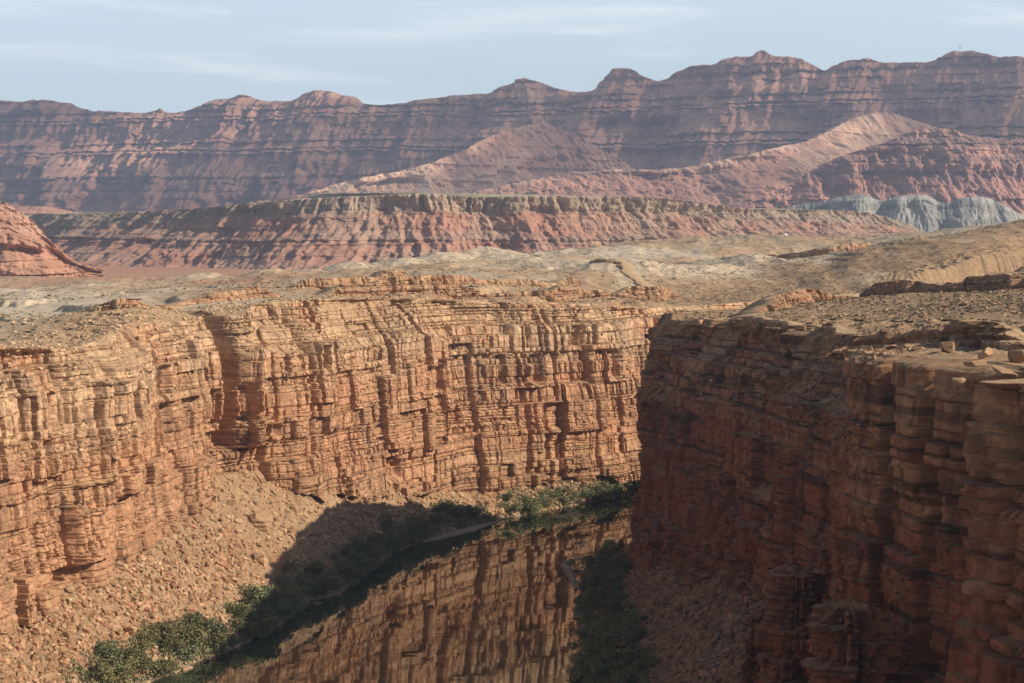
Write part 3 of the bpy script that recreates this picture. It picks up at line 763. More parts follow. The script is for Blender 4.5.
def escarpment(name, crest, zbase, run, bands, spur, seed, ds, nr, mat, colour, back, label, cap=None, px_space=True, kind='structure', gully_top=0.15, wl=(260, 110, 45, 18), crestnoise=0.0, iso=0.25, rough=0.0, soft=0.75):
    """crest: (px, py, Y) of the skyline; run(t): horizontal run from the base, as a share 0..1 of `run` metres, for t=height share"""
    T = catmull(np.array([(*pp(*c), ) for c in crest]), 40)
    T = T[np.r_[True, np.hypot(*np.diff(T[:, :2], axis=0).T) > 1e-6]]
    ss, R = resample(T, lambda x, y: np.full(np.shape(x), ds))
    N = smooth_normals(ss, R[:, :2], 1, 500.0 if ds > 4 else 260.0)       # rock lies on the far side (left of travel to the right)
    H = R[:, 2] + crestnoise * fbm(ss / (ds * 9), 0, seed + 40, 4)
    t = np.linspace(0, 1, nr)[:, None]
    z = zbase + (H - zbase) * t
    S = np.broadcast_to(ss, z.shape)
    zw = z + (8 * fbm(S / 700, 0, seed + 41, 3) + 3.5 * fbm(S / 130, z / 200, seed + 39, 3)) * (ds / 3.0)
    rmax, rtab = run
    zt = np.array([b[0] for b in rtab]); rt = np.array([b[1] for b in rtab])
    hs = (zw - zbase) / (np.max(H) - zbase)
    soft_ = sm(0.35, 0.7, vn(S / (ds * 60), t * 5, seed + 38) + 0.2 * fbm(S / (ds * 12), t * 9, seed + 37, 3))
    rr = lerp(np.interp(hs, zt, rt), hs * 0.97, soft * soft_) * rmax
    hc = np.interp(np.clip((H - zbase) / (np.max(H) - zbase), 0, 1), zt, rt) * rmax
    O = rr - hc                                        # <0 towards the viewer
    warp = S + 30 * (ds / 3) * fbm(S / 150, t * 2.0, seed + 42, 3)
    G = 0
    for q, lam in enumerate(wl):
        wq = 0.55 ** q
        G = G + wq * (ridge(warp / lam + 0.35 * fbm(S / (lam * 1.7), t * rmax / lam * 0.5, seed + 90 + q, 2), t * rmax / lam * iso + q, seed + 43 + q * 7, 2) - 0.5)
    depth = gully_top + (1 - gully_top) * (1 - t) ** 0.7
    O = O - spur * G * depth * (1 - 0.0 * t)
    O = O - spur * 0.12 * fbm(S / (wl[-1] * 0.5), t * 9, seed + 70, 3) * (0.4 + 0.6 * depth)
    if rough:
        O = O + rough * fbm(S / (ds * 5), t * 26, seed + 71, 5) + 0.6 * rough * fbm(S / (ds * 30), t * 7, seed + 72, 4)
    if cap:                                            # columns and alcoves of the cap cliff
        JB = Beds(-400, 16000, 5, 60, 1, 2, seed + 95).b; kq = np.searchsorted(JB, warp, 'right') - 1
        dj = np.minimum(warp - JB[kq], JB[kq + 1] - warp)
        O = O + sm(cap[0] - 0.03, cap[0] + 0.02, t + 0.02 * fbm(S / 60, 0, seed + 96, 3)) * (cap[1] * (hsh(kq, 1, seed + 97) - 0.4) * 1.6 + 0.8 * cap[1] * np.exp(-(dj / 6.0) ** 2) + 4 * fbm(S / 9, t * 8, seed + 98, 3))
    if bands:                                          # hard beds: blocks and small cliffs
        bd = Beds(-2.0, 2.0, *bands[:2], 8 * ds, 30 * ds, seed + 80)
        i, k, h, e, fz, th = bd.cell(S, hs)
        O = O + bands[2] * ((bd.pr[i] - 0.5) * 1.4 + (h - 0.5) * 0.8)
    X = R[:, 0] + N[:, 0] * O; Y = R[:, 1] + N[:, 1] * O
    C = colour(S, hs, z, X, Y, t * np.ones_like(z), G)
    P = np.stack([X, Y, z + (0.02 * spur) * fbm(S / (ds * 4), t * 20, seed + 81, 2) * sm(0, 0.05, t) * (1 - sm(0.97, 1, t))], -1)
    # back rows: flat top or back slope
    rows = [P]; cr = [C]
    for dist, drop in back:
        bx = X[-1] + N[:, 0] * dist; by = Y[-1] + N[:, 1] * dist
        bz = H - drop + 0.012 * dist * fbm(bx / 160, by / 160, seed + 82, 3) * (drop >= 0)
        rows.append(np.stack([bx, by, bz], -1)[None]); cr.append(colour(ss[None], hs[-1:] , bz[None], bx[None], by[None], np.full((1, len(ss)), 1.3), G[-1:]))
    P = np.concatenate(rows, 0); C = np.concatenate(cr, 0)
    o = grid(name, P, C, mat)
    tag(o, label, {'mesa': 'mesa', 'butte': 'butte'}.get(name, 'mountain'), None, kind)
    return o

MR, MP, MT, MD = np.array((0.35, 0.175, 0.112)), np.array((0.35, 0.215, 0.145)), np.array((0.31, 0.225, 0.15)), np.array((0.17, 0.115, 0.085))
def mesa_colour(S, hs, z, X, Y, t, G):
    n = fbm(S / 90, t * 6, 201, 4); n2 = fbm(S / 25, t * 10, 202, 3)
    c = mixc(MR, MP, sm(-0.3, 0.4, n))
    c = mixc(c, MT * 0.9, sm(0.0, 0.5, fbm(S / 260, t * 1.2, 203, 4)) * 0.7)
    bandn = vn(hs * 26 + 0.3 * n, 0.5, 204)
    c = mixc(c, MD * 1.6, sm(0.6, 0.85, bandn) * 0.45)
    cap = sm(0.76, 0.81, t + 0.05 * n2)
    c = mixc(c, mixc(MT, np.array((0.30, 0.22, 0.14)), sm(-0.2, 0.4, n2)), cap * 0.9)
    c = mixc(c, np.array((0.34, 0.30, 0.175)), sm(1.01, 1.05, t))
    return c
MESA_RUN = (190, [(0, 0), (0.22, 0.34), (0.40, 0.58), (0.44, 0.60), (0.55, 0.76), (0.58, 0.775), (0.79, 0.965), (0.985, 0.975), (1.0, 1.0), (1.2, 1.2)])
print('mesa')
escarpment('mesa', [(-1100, 223, 7600), (-160, 220, 4700), (20, 214, 4300), (60, 214, 4150), (120, 212, 3900), (200, 208, 3650), (260, 202, 3550), (320, 198, 3480), (380, 195, 3450), (430, 194, 3450), (480, 197, 3480),
                    (540, 196, 3500), (600, 196, 3560), (660, 198, 3640), (705, 203, 3720), (760, 209, 3850), (830, 210, 4000), (870, 213, 4080), (905, 224, 4200), (935, 238, 4300), (1010, 252, 4450)],
           52, MESA_RUN, (0.02, 0.07, 2.0), 115, 500, 2.4, 170, M_MESA, mesa_colour,
           [(10, 0), (60, -1.5), (300, -6), (900, -19), (1400, -27), (1420, 60)], 'long flat-topped mesa with a pale cap cliff across the middle distance', gully_top=0.10, iso=0.05, wl=(340, 150, 64, 26), cap=(0.79, 7.0), rough=1.2, soft=0.12)

def range_colour(base_red=1.0):
    A = np.array((0.29, 0.145, 0.098)); B = np.array((0.35, 0.185, 0.122)); Dk = np.array((0.16, 0.095, 0.078)); Rd = np.array((0.40, 0.175, 0.105)); Sand = np.array((0.48, 0.30, 0.19))
    def f(S, hs, z, X, Y, t, G):
        n = fbm(S / 420, hs * 7, 211, 5); n2 = fbm(S / 120, hs * 22, 212, 4)
        c = mixc(A, B, sm(-0.4, 0.4, n + 0.4 * n2))
        bandn = vn(hs * 30 + 0.9 * n, 0.5, 213)
        c = mixc(c, Dk, sm(0.5, 0.85, bandn) * 0.55 * sm(0.1, 0.25, hs) * sm(-0.4, 0.2, n2))
        c = mixc(c, Rd * base_red, (1 - sm(0.10, 0.30, hs + 0.05 * n)) * 0.8)
        c = mixc(c, Sand, sm(0.28, 0.6, n2 + 0.25 * n) * 0.25 * (1 - sm(0.8, 0.95, hs)))
        return c
    return f
RANGE_RUN = (950, [(0, 0), (0.12, 0.22), (0.22, 0.36), (0.25, 0.37), (0.32, 0.45), (0.38, 0.46), (0.46, 0.56), (0.49, 0.565), (0.60, 0.70), (0.66, 0.71), (0.74, 0.80), (0.79, 0.81), (0.86, 0.885), (0.94, 0.895), (1.0, 0.93), (1.1, 1.0)])
print('ranges')
escarpment('mountain_range', [(-220, 100, 11362), (-60, 104, 11026), (0, 101, 10900), (30, 103, 10837), (48, 101, 10799), (75, 104, 10742), (92, 110, 10707), (110, 112.5, 10669), (150, 113, 10585), (160, 112, 10564), (165, 108.5, 10554), (171, 113, 10541), (188, 112, 10505),
    (205, 106, 10470), (218, 101, 10442), (235, 99, 10406), (252, 96, 10371), (270, 101, 10333), (300, 101, 10270), (310, 95, 10249), (322, 91.5, 10224), (335, 92, 10196), (350, 96, 10165), (362, 99, 10140), (375, 105.5, 10112), (400, 104, 10060), (440, 98, 9976), (470, 95, 9913),
    (492, 93, 9867), (510, 85, 9829), (526, 78.5, 9795), (545, 84, 9756), (562, 90, 9720), (582, 92.5, 9678), (596, 92, 9648), (603, 84, 9634), (613, 72, 9613), (622, 69, 9594), (636, 71, 9564), (648, 78, 9539), (665, 81, 9504), (676, 74, 9480), (690, 68, 9451),
    (706, 65.5, 9417), (716, 66, 9396), (735, 58, 9356), (752, 57, 9321), (764, 51, 9296), (776, 56, 9270), (792, 57.5, 9237), (806, 60, 9207), (826, 71, 9165), (840, 65, 9136), (862, 61, 9090), (872, 60, 9069), (890, 63, 9031), (932, 62, 8943), (942, 58, 8922),
    (952, 53, 8901), (966, 51.5, 8871), (985, 54, 8832), (1000, 57, 8800), (1040, 59, 8716), (1120, 58, 8548), (1260, 64, 8254)],
    60, RANGE_RUN, (0.010, 0.040, 22.0), 430, 600, 5.0, 230, M_RANGE, range_colour(), [(60, 20), (250, 80), (900, 500)], 'long dark reddish mountain range with banded cliffs along the skyline',
    gully_top=0.30, wl=(1500, 640, 240, 85), crestnoise=7, iso=0.38)

# front spurs of the range
def sand_colour(S, hs, z, X, Y, t, G):
    c = range_colour()(S, hs * 0.6 + 0.1, z, X, Y, t, G)
    n = fbm(X / 230, Y / 230 + t * 2, 221, 4)
    px = PX + F * X / Y
    low = 1 - sm(425, 445, px + 30 * n)
    band = np.maximum(low, 0.9 * np.exp(-((t - 0.68 - 0.10 * n) / 0.14) ** 2) * (1 - sm(520, 545, px)))
    sand = band * sm(-0.75, -0.15, n + 0.3 * low)
    return mixc(c, np.array((0.50, 0.315, 0.20)), np.clip(sand + 0.5 * sm(0.93, 0.99, t) * (1 - sm(520, 560, px)) * sm(-0.1, 0.3, n), 0, 1))
SLOPE = (900, [(0, 0), (0.3, 0.36), (0.6, 0.66), (1, 1), (1.2, 1.2)])
escarpment('mountain_spur', [(250, 202, 8000), (300, 195, 8050), (345, 181, 8120), (380, 174, 8200), (420, 165, 8300), (455, 152, 8420), (490, 136, 8560), (520, 127, 8700), (545, 123, 8800), (570, 132, 8860), (595, 146, 8900), (620, 160, 8900), (650, 174, 8900), (690, 190, 8900)],
    60, (620, RANGE_RUN[1]), (0.02, 0.06, 6.0), 110, 620, 5.0, 90, M_RANGE, sand_colour, [(60, 30), (200, 160)], 'pale orange sandy ramp rising to the right against the dark range', gully_top=0.4, wl=(700, 300, 120, 50), iso=0.5, rough=15.0, crestnoise=5)
def hill_colour(S, hs, z, X, Y, t, G):
    n = fbm(S / 150, t * 3, 231, 4)
    px = PX + F * X / Y
    c = mixc(np.array((0.29, 0.14, 0.095)), np.array((0.36, 0.185, 0.12)), sm(-0.2, 0.5, n + 0.5 * (t - 0.5)))
    c = mixc(c, np.array((0.47, 0.295, 0.19)), sm(770, 840, px + 30 * n) * (1 - sm(885, 915, px + 25 * n)) * sm(0.35, 0.62, t + 0.3 * n) * (1 - 0.7 * sm(0.90, 0.98, t + 0.1 * n)))
    c = mixc(c, np.array((0.44, 0.29, 0.20)), sm(0.93, 1.0, t + 0.05 * n) * 0.6)
    return mixc(c, np.array((0.22, 0.12, 0.09)), sm(0.1, 0.6, fbm(S / 40, t * 4, 232, 4)) * 0.5)
escarpment('mountain_spur', [(380, 205, 6500), (470, 192, 6550), (520, 182, 6600), (560, 175, 6650), (610, 169, 6700), (650, 170, 6750), (690, 166, 6800), (730, 157, 6850), (770, 148, 6950), (805, 141, 7100), (835, 128, 7300), (860, 117, 7500), (880, 112, 7600), (895, 114, 7660), (915, 121, 7700), (950, 132, 7750), (1010, 142, 7800)],
    50, (760, SLOPE[1]), (0.03, 0.09, 5.0), 130, 640, 4.5, 120, M_RANGE, hill_colour, [(60, 25), (260, 160)], 'smooth red foothill climbing to a bright sandy saddle on the right', gully_top=0.25, wl=(520, 240, 110, 50), iso=0.3, rough=14.0, crestnoise=3)
def dark_colour(S, hs, z, X, Y, t, G):
    n = fbm(S / 200, hs * 7, 241, 4)
    c = mixc(np.array((0.33, 0.165, 0.12)), np.array((0.38, 0.20, 0.14)), sm(-0.3, 0.4, n))
    bandn = vn(hs * 24 + 0.3 * n, 0.5, 242)
    c = mixc(c, np.array((0.15, 0.095, 0.08)), sm(0.5, 0.8, bandn) * 0.65 * sm(0.45, 0.6, hs))
    return c
DARK_RUN = (620, [(0, 0), (0.45, 0.55), (0.6, 0.68), (0.66, 0.685), (0.74, 0.80), (0.80, 0.81), (0.88, 0.92), (1.0, 0.95), (1.1, 1.0)])
escarpment('mountain_spur', [(680, 214, 5900), (740, 204, 5920), (780, 188, 5950), (820, 165, 5980), (845, 155, 6000), (868, 147, 6000), (890, 141, 6000), (905, 133, 6000), (925, 129, 6000), (948, 129, 6000), (962, 135, 6010), (985, 139, 6020), (1005, 141, 6020), (1030, 137, 6020), (1100, 128, 6000), (1240, 122, 6000)],
    50, DARK_RUN, (0.02, 0.06, 9.0), 150, 660, 4.0, 150, M_RANGE, dark_colour, [(50, 15), (220, 120)], 'dark red stepped spur with thin cliffs standing in front of the range on the right', gully_top=0.2, wl=(380, 170, 75, 32), rough=12.0, crestnoise=4, soft=0.4)
def bad_colour(S, hs, z, X, Y, t, G):
    n = fbm(S / 60, t * 4, 251, 4)
    c = mixc(np.array((0.30, 0.275, 0.225)), np.array((0.21, 0.198, 0.172)), sm(-0.2, 0.4, n + 0.6 * np.sin(hs * 26 + 2 * n) * 0.5))
    c = mixc(c, np.array((0.33, 0.165, 0.115)), (1 - sm(0.18, 0.34, t + 0.06 * n)) * 0.95)
    return c
escarpment('badland_hill', [(770, 214, 5300), (795, 205, 5300), (820, 202, 5280), (840, 197, 5260), (862, 194, 5250), (880, 200, 5240), (900, 196, 5230), (925, 195, 5220), (943, 203, 5210), (960, 198, 5200), (985, 197, 5200), (1003, 204, 5200), (1020, 214, 5210), (1050, 226, 5220)],
    45, (230, [(0, 0), (0.25, 0.3), (0.6, 0.62), (0.9, 0.8), (1, 1), (1.1, 1.1)]), None, 45, 680, 2.6, 90, M_MESA, bad_colour, [(40, 4), (160, 50)], 'pale grey eroded badland ridge at the foot of the right mountains', gully_top=0.4, wl=(150, 70, 32, 15))
def low_colour(S, hs, z, X, Y, t, G):
    n = fbm(S / 100, t * 3, 261, 4)
    return mixc(np.array((0.40, 0.20, 0.13)), np.array((0.34, 0.165, 0.11)), sm(-0.2, 0.4, n))
escarpment('red_hill', [(-140, 205, 5600), (-40, 203, 5600), (0, 206, 5600), (30, 206, 5590), (50, 207, 5580), (80, 213, 5560), (110, 218, 5540), (160, 224, 5500)],
    55, (300, SLOPE[1]), None, 60, 690, 4.0, 50, M_MESA, low_colour, [(40, 4), (200, 60)], 'low red hill behind the left end of the mesa', gully_top=0.3)

# the red butte at the left edge
def butte_colour(S, hs, z, X, Y, t, G):
    n = fbm(S / 40, t * 4, 271, 4)
    c = mixc(np.array((0.40, 0.205, 0.130)), np.array((0.42, 0.25, 0.165)), sm(-0.2, 0.5, n))
    bandn = vn(hs * 18 + 0.3 * n, 0.5, 272)
    c = mixc(c, np.array((0.24, 0.115, 0.075)), sm(0.5, 0.8, bandn) * 0.6 * sm(0.3, 0.5, hs))
    return mixc(REDSOIL * 1.05, c, sm(0.0, 0.22, hs + 0.05 * n))
escarpment('butte', [(-420, 150, 2700), (-260, 148, 2660), (-120, 158, 2620), (-60, 178, 2600), (-30, 190, 2600), (-8, 199, 2600), (6, 203, 2605), (20, 212, 2610), (34, 222, 2620), (48, 238, 2640), (62, 252, 2660), (78, 262, 2680), (98, 269, 2700)],
    62, (150, [(0, 0), (0.25, 0.5), (0.42, 0.72), (0.47, 0.73), (0.56, 0.80), (0.63, 0.81), (0.75, 0.9), (0.85, 0.91), (1, 1), (1.1, 1.1)]), (0.03, 0.08, 5.0), 22, 700, 1.6, 120, M_MESA, butte_colour,
    [(10, 2), (60, 30), (160, 90)], 'red stepped butte at the left edge of the plain', gully_top=0.3, wl=(150, 62, 26, 10), iso=0.4, rough=4.0, crestnoise=1.5)

# ------------------------------------------------------------------ rocks
RNG = np.random.RandomState(7)
def hull(seed, flat=0.75, n=16):
    r = np.random.RandomState(seed)
    p = r.normal(size=(n, 3)); p /= np.linalg.norm(p, axis=1, keepdims=True)
    p = np.sign(p) * np.abs(p) ** 0.75
    p *= np.array([1.0, 0.65 + 0.35 * r.rand(), flat * (0.6 + 0.5 * r.rand())]) * 0.55
    bm = bmesh.new()
    for q in p: bm.verts.new(q)
    res = bmesh.ops.convex_hull(bm, input=bm.verts)
    bmesh.ops.delete(bm, geom=[g for g in res['geom_interior'] if isinstance(g, bmesh.types.BMVert)], context='VERTS')
    bmesh.ops.triangulate(bm, faces=bm.faces)
    bm.verts.index_update()
    V = np.array([v.co[:] for v in bm.verts]); Fc = np.array([[v.index for v in f.verts] for f in bm.faces])
    bm.free(); return V, Fc
HULLS = [hull(500 + k) for k in range(14)]
def block_mesh(seed):
    """a broken block: boxy, cut by flat fractures, faintly bedded, rough"""
    r = np.random.RandomState(seed)
    bm = bmesh.new(); bmesh.ops.create_icosphere(bm, subdivisions=5, radius=1.0); bm.verts.ensure_lookup_table()
    p = np.array([v.co[:] for v in bm.verts]); Fc = np.array([[v.index for v in f.verts] for f in bm.faces]); bm.free()
    n = 3.5 + 3 * r.rand(); p = p / (np.abs(p) ** n).sum(1, keepdims=True) ** (1 / n)
    for k in range(9):
        d = r.normal(size=3); d /= np.linalg.norm(d); c = 0.62 + 0.32 * r.rand(); h = p @ d
        p = p - np.clip(h - c, 0, None)[:, None] * d
    lay = np.floor((p[:, 2] + 0.06 * fbm(p[:, 0] * 2, p[:, 1] * 2, seed)) / 0.22)
    p[:, :2] *= (1 - 0.10 * hsh(lay, 1, seed))[:, None]
    nn = p / np.linalg.norm(p, axis=1, keepdims=True)
    p = p + nn * (0.07 * fbm(p[:, 0] * 2.3 + p[:, 2] * 1.7, p[:, 1] * 2.3 - p[:, 2], seed + 1, 4) + 0.03 * fbm(p[:, 0] * 9 + p[:, 2] * 5, p[:, 1] * 9 - p[:, 2] * 6, seed + 2, 3))[:, None]
    return make_mesh('boulder', p * np.array((0.5, 0.36 + 0.12 * r.rand(), 0.26 + 0.14 * r.rand())), Fc)
HMESH = [block_mesh(540 + k) for k in range(14)]
for me in HMESH: me.materials.append(M_ROCK)
def place_rock(name, me, loc, size, rz, tilt, label, group=None, cat='boulder', sx=1.0, sz=1.0):
    o = bpy.data.objects.new(name, me); COL.objects.link(o)
    o.location = loc; o.rotation_euler = (tilt, tilt * 0.6, rz); o.scale = (size * sx, size, size * sz)
    return tag(o, label, cat, group)

def sample_talus(W, n, umin, umax, ymin, ymax):
    t = W['talus']; nr, nc = t.shape[:2]
    out = []
    while len(out) < n:
        i = RNG.randint(int(umin * nr), int(umax * nr)); j = RNG.randint(0, nc)
        p = t[i, j]
        if ymin < p[1] < ymax and p[2] > -0.4: out.append(p)
    return np.array(out)
def nearest_talus(W, x, y):
    t = W['talus'].reshape(-1, 3); return t[np.argmin(np.hypot(t[:, 0] - x, t[:, 1] - y))]
def seen_at(W, px, py):
    """the talus point that the photograph shows at a place: used once, when laying the rocks out"""
    t = W['talus'].reshape(-1, 3); t = t[t[:, 1] > 200]
    u = PX + F * t[:, 0] / t[:, 1]; w = PY + F * (CZ - t[:, 2]) / t[:, 1]
    return t[np.argmin((u - px) ** 2 + (w - py) ** 2)]

rubV, rubF, rubC = [], [], []
def rubble(P, sizes, tint):
    off = sum(len(v) for v in rubV)
    for p, s in zip(P, sizes):
        V, Fc = HULLS[RNG.randint(len(HULLS))]
        a = RNG.rand() * 6.28; c, sn = math.cos(a), math.sin(a); b = RNG.normal() * 0.35; cb, sb = math.cos(b), math.sin(b)
        Q = V * s
        Q = np.c_[Q[:, 0], Q[:, 1] * cb - Q[:, 2] * sb, Q[:, 1] * sb + Q[:, 2] * cb]
        Q = np.c_[Q[:, 0] * c - Q[:, 1] * sn, Q[:, 0] * sn + Q[:, 1] * c, Q[:, 2]] + p
        rubV.append(Q); rubF.append(Fc + off); off += len(V)
        rubC.append(np.repeat((np.array(tint) * (0.6 + 0.8 * RNG.rand()) * (1 + 0.03 * RNG.normal(size=3)))[None], len(V), 0))

print('rocks')
# single boulders that can be told apart
p = seen_at(LW, 260, 525); place_rock('boulder', HMESH[0], p + np.array((0, 0, 1.6)), 12.0, 0.4, 0.25, 'largest brown boulder lying alone on the sunlit left slope', sx=1.15)
p = seen_at(LW, 318, 606); place_rock('boulder', HMESH[2], p + np.array((0, 0, 0.5)), 5.2, 1.4, 0.1, 'big rounded boulder at the water below the shaded left shrubs')
p = seen_at(RW, 566, 612); place_rock('boulder', HMESH[3], (p[0] - 6, p[1], 0.1), 3.4, 0.2, 0.1, 'dark flat rock lying in the water off the right bank', sz=0.5)
N_L, N_R, N_T = 130, 70, 40
def sizes(n, lo, hi, pw=3.0): return lo + (hi - lo) * RNG.rand(n) ** pw
for p, s in zip(sample_talus(LW, N_L, 0.15, 0.97, 470, 960), sizes(N_L, 1.7, 5.0)):
    place_rock('boulder', HMESH[RNG.randint(14)], p + np.array((0, 0, 0.22 * s)), s, RNG.rand() * 6.28, RNG.normal() * 0.3, 'brown angular boulder among others on the rock slope below the left cliff', 'boulders on the left slope')
for p, s in zip(sample_talus(RW, N_R, 0.35, 0.97, 400, 720), sizes(N_R, 1.4, 4.0)):
    place_rock('boulder', HMESH[RNG.randint(14)], p + np.array((0, 0, 0.22 * s)), s, RNG.rand() * 6.28, RNG.normal() * 0.3, 'shaded angular boulder among others on the slope below the right cliff', 'boulders on the right slope')
sh = LW['talus']; k_ = 0
while k_ < N_T:
    j = RNG.randint(0, sh.shape[1]); q = sh[:, j]; q = q[np.argmin(np.abs(q[:, 2] - 0.1))]
    if 560 < q[1] < 930:
        s = 1.0 + 2.4 * RNG.rand() ** 2
        place_rock('boulder', HMESH[RNG.randint(14)], (q[0], q[1], 0.15), s, RNG.rand() * 6.28, RNG.normal() * 0.2, 'pale rock at the waterline below the left bank shrubs', 'rocks along the left waterline'); k_ += 1
# the mass of smaller stones
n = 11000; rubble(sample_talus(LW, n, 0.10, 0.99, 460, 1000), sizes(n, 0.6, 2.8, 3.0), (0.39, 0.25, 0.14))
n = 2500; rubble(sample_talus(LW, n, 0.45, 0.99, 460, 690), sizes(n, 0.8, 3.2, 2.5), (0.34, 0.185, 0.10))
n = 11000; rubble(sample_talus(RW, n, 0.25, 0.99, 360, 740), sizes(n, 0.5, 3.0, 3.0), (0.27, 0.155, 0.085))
def ledge_rubble(W, n, ymin, ymax, lo, hi, tint, r0, r1):
    c = W['cliff']; nb = W['nB']; out = []
    nz = np.zeros(c.shape[:2]); a = np.gradient(c, axis=0); b = np.gradient(c, axis=1); cr = np.cross(a, b); nz = np.abs(cr[..., 2]) / np.maximum(np.linalg.norm(cr, axis=-1), 1e-9)
    i0, i1 = int(nb * r0), int(nb * r1)
    ii, jj = np.where((nz[i0:i1] > 0.6) & (c[i0:i1, :, 1] > ymin) & (c[i0:i1, :, 1] < ymax))
    k = RNG.choice(len(ii), min(n, len(ii)), replace=False)
    rubble(c[ii[k] + i0, jj[k]], sizes(len(k), lo, hi, 3.0), tint)
ledge_rubble(LW, 6000, 470, 1020, 0.5, 2.0, (0.42, 0.28, 0.16), 0.55, 1.15)
ledge_rubble(RW, 6000, 380, 760, 0.4, 1.8, (0.28, 0.17, 0.095), 0.65, 1.1)
def plateau_points(n, x0, x1, y0, y1):
    """random dry ground outside the canyon, between two bearings and two distances"""
    out = np.zeros((0, 3))
    while len(out) < n:
        Y = y0 * (y1 / y0) ** RNG.rand(4 * n); X = (RNG.uniform(x0, x1, 4 * n) - PX) / F * Y
        ok = ~inside(hole, X, Y) & (vn(X / 60, Y / 60, 77) + 0.5 * RNG.rand(4 * n) > 0.6)
        X, Y = X[ok], Y[ok]; out = np.vstack([out, np.c_[X, Y, zplateau(X, Y)]])
    return out[:n]
n = 3500; rubble(plateau_points(n, 640, 1060, 330, 1000), sizes(n, 0.4, 1.9, 3.0), (0.33, 0.21, 0.12))
n = 3500; rubble(plateau_points(n, -60, 720, 540, 1150), sizes(n, 0.5, 2.0, 3.0), (0.40, 0.27, 0.16))
orb = link('rubble', make_mesh('rubble', np.concatenate(rubV), np.concatenate(rubF), np.concatenate(rubC)), surf_mat('rubble_rock', nscale=1.0, nmix=0.25, bump=0.3, bscale=2.0, bdist=0.2))
tag(orb, 'loose small stones strewn over the slopes and ledges of the canyon', 'rubble', None, 'stuff')

# ------------------------------------------------------------------ riverside shrubs and desert scrub
def shrub_mesh(seed, nleaf=900, lobes=7, leaf=0.42):
    r = np.random.RandomState(seed)
    cen = np.c_[r.normal(0, 0.55, lobes), r.normal(0, 0.55, lobes), 0.35 + 0.75 * r.rand(lobes)]; rad = 0.38 + 0.35 * r.rand(lobes)
    V, Fc = [], []
    for k in range(nleaf):
        q = r.randint(lobes); d = r.normal(size=3); d /= np.linalg.norm(d)
        p = cen[q] + d * rad[q] * (0.55 + 0.5 * r.rand()); p[2] = max(p[2], 0.03 + 0.1 * r.rand())
        a = r.normal(size=3); a /= np.linalg.norm(a); b = np.cross(a, r.normal(size=3)); b /= np.linalg.norm(b)
        l = leaf * (0.25 + 0.35 * r.rand())
        V += [p - a * l * 0.5, p + b * l * 0.3, p + a * l * 0.5, p - b * l * 0.3]; Fc.append([4 * k, 4 * k + 1, 4 * k + 2, 4 * k + 3])
    return make_mesh('foliage', np.array(V), np.array(Fc))
M_LEAVES = [plain_mat('shaded_tamarisk_leaves', (0.185, 0.190, 0.088), 0.8, 0.4), plain_mat('sunlit_shrub_leaves', (0.185, 0.170, 0.068), 0.8, 0.35), plain_mat('dry_tamarisk_leaves', (0.200, 0.170, 0.095), 0.8, 0.35)]  # sun and shade put into the tint: yellower for the lit clump, lifted for shade
SHRUBS = []
for k in range(9):
    me = shrub_mesh(900 + k); me.materials.append(M_LEAVES[0 if k < 4 else (1 if k < 7 else 2)]); SHRUBS.append(me)
def shrub(p, s, kind, label, group):
    me = SHRUBS[{0: RNG.randint(0, 4), 1: RNG.randint(4, 7), 2: RNG.randint(7, 9)}[kind]]
    o = bpy.data.objects.new('riverside_shrub', me); COL.objects.link(o)
    o.location = (p[0], p[1], p[2] - 0.15); o.rotation_euler = (0, 0, RNG.rand() * 6.28); o.scale = (s * 1.25, s * 1.25, s * (0.75 + 0.5 * RNG.rand()))
    return tag(o, label, 'shrub', group)
for px_, Y_, sz_, fl in ((842, 428, 7.5, 0.6), (868, 424, 6.0, 0.7), (893, 416, 7.0, 0.55), (925, 402, 5.5, 0.8), (948, 372, 7.0, 0.7), (975, 335, 6.5, 0.6), (1003, 318, 8.0, 0.45), (985, 352, 6.0, 0.8), (1018, 345, 7.0, 0.8), (905, 398, 4.5, 0.7), (860, 405, 4.0, 0.8), (958, 320, 4.5, 0.6), (700, 668, 5.0, 0.7), (760, 610, 5.5, 0.6), (800, 560, 6.0, 0.6), (735, 640, 4.0, 0.7)):
    X_ = (px_ - PX) / F * Y_; sz_ *= 0.62
    place_rock('caprock_block', HMESH[RNG.randint(14)], (X_, Y_, float(zplateau(np.array([X_]), np.array([float(Y_)]))[0]) + 0.12 * sz_), sz_, RNG.rand() * 6.28, RNG.normal() * 0.12,
               'tilted caprock block resting on the brink of the right cliff', 'caprock blocks on the right brink', 'rock', sz=fl)
print('shrubs')
t = LW['talus']; ct = 0
while ct < 185:
    j = RNG.randint(t.shape[1]); col = t[:, j]; k = np.argmin(np.abs(col[:, 2] - 0.3))
    sh_ = col[k]
    if not (540 < sh_[1] < 985): continue
    inland = (RNG.rand() ** 1.3) * np.interp(sh_[1], [540, 620, 700, 800, 870, 985], [12, 11, 17, 14, 10, 7])
    d = np.hypot(col[:, 0] - sh_[0], col[:, 1] - sh_[1]); d[:k] = 1e9
    q = col[np.argmin(np.abs(d - inland))]
    lit = sh_[1] < 625
    shrub(q, 2.0 + 2.0 * RNG.rand(), 1 if (lit and RNG.rand() < 0.8) else (0 if RNG.rand() < 0.8 else 2),
          'yellow-green shrub in the sunlit clump at the lower left water edge' if lit else 'dark green shrub in the shaded belt along the left bank',
          'sunlit shrubs at the lower left bank' if lit else 'shrubs along the left bank'); ct += 1
t = RW['talus']; ct = 0
